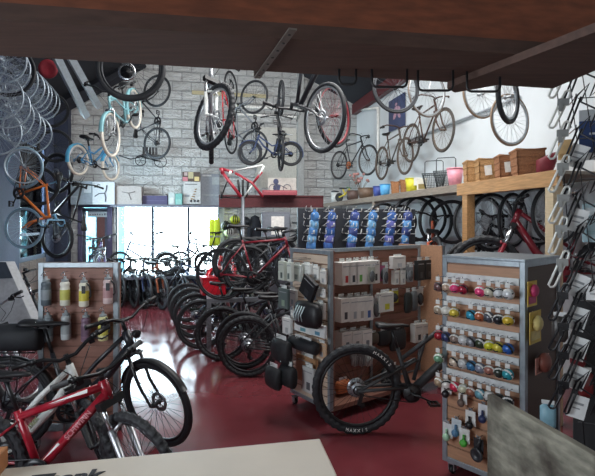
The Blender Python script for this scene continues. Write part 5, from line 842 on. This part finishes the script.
q = MB(); q.tube([(.03, -.004, -.02), (.085, .0, .12)], .0045, 6); q.tube([(.045, -.004, -.025), (.1, .0, .115)], .0045, 6); q.tube([(.03, -.004, -.02), (.036, -.004, -.028), (.045, -.004, -.025)], .0045, 6); RDm = q.mesh('rods')
q = MB(); q.tube([(.075, -.01, .11), (.13, -.012, .165), (.095, -.014, .09), (.155, -.016, .05), (.125, -.016, -.02), (.18, -.01, .02)], .0052, 6); ZGm = q.mesh('zigzag')
q = MB(); q.bx(-.035, .035, -.001, .001, -.05, .05); q.bx(-.02, .02, -.0015, -.001, .01, .02, 1); q.bx(-.02, .01, -.0015, -.001, -.01, -.004, 1); CDm = q.mesh('card')
for i, y in enumerate(ys):
    p = WR.at(548.5, y); p2 = WR.off(-.03).at(556, y); j = R.uniform(-.05, .05); mw = TR(p)@RZ(WR.a)@M.Rotation(j, 4, 'Y')
    o = empty('wire_carrier', '%s %s loop carrier down the left side of the hanging stack' % (nmw[i], 'silver' if i < 7 else 'black'), 'wire carrier', mw, 'loop carriers at the right edge'); mm = mt('cdcfca', .35, .3) if i < 7 else BLKM
    inst(LM, 'loop', mm, o); inst(LC, 'clamp', mt('8d908f', .4, .4) if i < 7 else BLKM, o)
    o = empty('wire_carrier', '%s black zigzag rod carrier in the hanging stack at the right edge' % nmw[i], 'wire carrier', TR(p2)@RZ(WR.a)@M.Rotation(-j, 4, 'Y'), 'zigzag carriers at the right edge'); inst(RDm, 'rods', BLKM, o); inst(ZGm, 'zigzag_wire', BLKM, o)
    if i in (2, 4, 6, 7, 8, 9, 10): inst(CDm, 'price_card', [mt('dfe2e2', .5), mt('8a8f92', .5)], o, TR((.085, .012, .0))@M.Rotation(rad(15+i*3 % 10), 4, 'Y'))
    q = MB(); peg(q, (0, .14, 0), .15, .003, .012); q.obj('peg_hook', CHR, gp2, gp2.matrix_basis.inverted()@TR(p2+V((.085, 0, .125)))@RZ(WR.a))
fz = Plane((1.28, 2.02), -25)
o, w_, h_ = flatbox('packet', 579, 110, 604, 160, .01, '26406f', 'navy card with a pale grey top and white script at the right edge', 'packet', ((0, 1, .78, 1, 'b5bbbf'), (0, 1, 0, .14, 'c3c8ca'), (.4, .7, .5, .54, 'c9d0d8')), pl=fz.off(-.16)); flatbox('packet', 582, 204, 600, 242, .02, 'a9c4cc', 'pale blue clear packet at the right edge', 'packet', ((.1, .9, .7, .9, 'd3e0e4'), (.2, .8, .2, .3, '8fb0ba')), pl=fz.off(-.12))
flatbox('packet', 558, 140, 572, 160, .01, 'c9a877', 'tan card behind the wire carriers below the navy card', 'packet', ((.1, .9, .1, .3, 'b08d5c'),), pl=fz.off(-.06)); flatbox('packet', 586, 286, 604, 300, .01, 'd8dada', 'white card tilted at the right edge below the pale blue packet', 'packet', ((.2, .8, .4, .5, '9a9fa2'),), pl=fz)
for px, py, c, lb in ((548, 418, '7fa9b8', 'pale blue clear bag low behind the hanging stack'), (578, 356, '6b2328', 'dark red packet behind the price cards'), (585, 385, '7a2a2c', 'dark red packet low at the right edge'), (560, 330, '3d3a38', 'dark packet behind the hanging stack')):
    mw, w_, h_ = slab(px-8, py-14, px+8, py+12, fz.off(-.1)); o = empty('soft_packet', lb, 'packet', mw, 'soft packets behind the wire carriers'); q = MB(); loft(q, [(-w_/2, .01, h_*.9, .02), (-w_*.3, .025, h_, 0), (w_*.3, .025, h_, 0), (w_/2, .01, h_*.9, .02)], 10); q.obj('body', mt(c, .4), o); MB().bx(-w_*.4, w_*.4, -.001, .001, h_, h_*1.15).obj('header_card', mt('cfd1d0', .5), o)
# wall hooks above the wheels under the shelf
for px, py in ((395, 212), (408, 209), (425, 207), (441, 205), (474, 206), (486, 205), (492, 204), (514, 195), (533, 189)):
    p = RIGHT.off(.0).at(px, py-4); q = MB(); q.tube([(0, 0, 0), (0, -.3, 0), (0, -.36, -.03), (0, -.36, -.06), (0, -.33, -.08)], .007, 6); tag(q.obj('wall_hook', SIL, None, TR(p)@RZ(RIGHT.a)), 'silver wall hook under the shelf', 'hook', 'wall hooks under the shelf')
# ---------- light and camera
W = bpy.data.worlds.new('World'); bpy.context.scene.world = W; W.use_nodes = True; bg = W.node_tree.nodes['Background']; bg.inputs[0].default_value = (.80, .93, 1, 1); bg.inputs[1].default_value = 24.0
def area(name, p, d, sx, sy, e, c, portal=False):
    l = bpy.data.lights.new(name, 'AREA'); l.shape = 'RECTANGLE'; l.size = sx; l.size_y = sy; l.energy = e; l.color = c; l.cycles.is_portal = portal
    o = bpy.data.objects.new(name, l); COL.objects.link(o); d = V(d).normalized(); o.matrix_world = TR(p)@d.to_track_quat('-Z', 'Y').to_matrix().to_4x4(); return o
area('daylight_windows', RM@V(((wu0+wu1)/2, VB+.26, 1.3)), -DW, wu1-wu0, 1.6, 0, (1, 1, 1), True)
area('daylight_left_window', RM@V((UL-.27, (lv0+lv1)/2, 2.1)), UW, lv1-lv0, 2.2, 0, (1, 1, 1), True)
area('daylight_door', RM@V(((du0+du1)/2, VB+.26, 1.0)), -DW, du1-du0, 2.0, 0, (1, 1, 1), True)
area('skylight', RM@V((1.2, 6.0, 5.1)), RM.to_3x3()@V((-.18, .5, -1)), 2.6, 5.5, 345, (1, .99, .97))
area('fill_front', RM@V((.6, -1.8, 1.6)), DW, 4.5, 1.6, 14, (1, .97, .94))  # added fill behind the camera; the front wall has no opening
area('fill_left', RM@V((UL+.08, 1.6, 1.9)), UW+DW*.15, 3.6, 2.0, 165, (.86, .93, 1))  # added fill lamp inside the closed left wall, standing in for daylight
cam = bpy.data.cameras.new('camera'); cam.sensor_width = 36; cam.lens = 36*F/595; cam.shift_x = 0; cam.shift_y = -(238-HY)/595; cam.clip_start = .02
co = bpy.data.objects.new('camera', cam); COL.objects.link(co); co.location = (0, 0, H); co.rotation_euler = (rad(90), 0, 0)
sc = bpy.context.scene; sc.camera = co; sc.view_settings.view_transform = 'Standard'; sc.view_settings.look = 'None'; sc.view_settings.exposure = .14; sc.view_settings.gamma = 1; sc.view_settings.use_curve_mapping = False
sc.cycles.use_denoising = True; sc.cycles.max_bounces = 8; sc.cycles.sample_clamp_indirect = 6
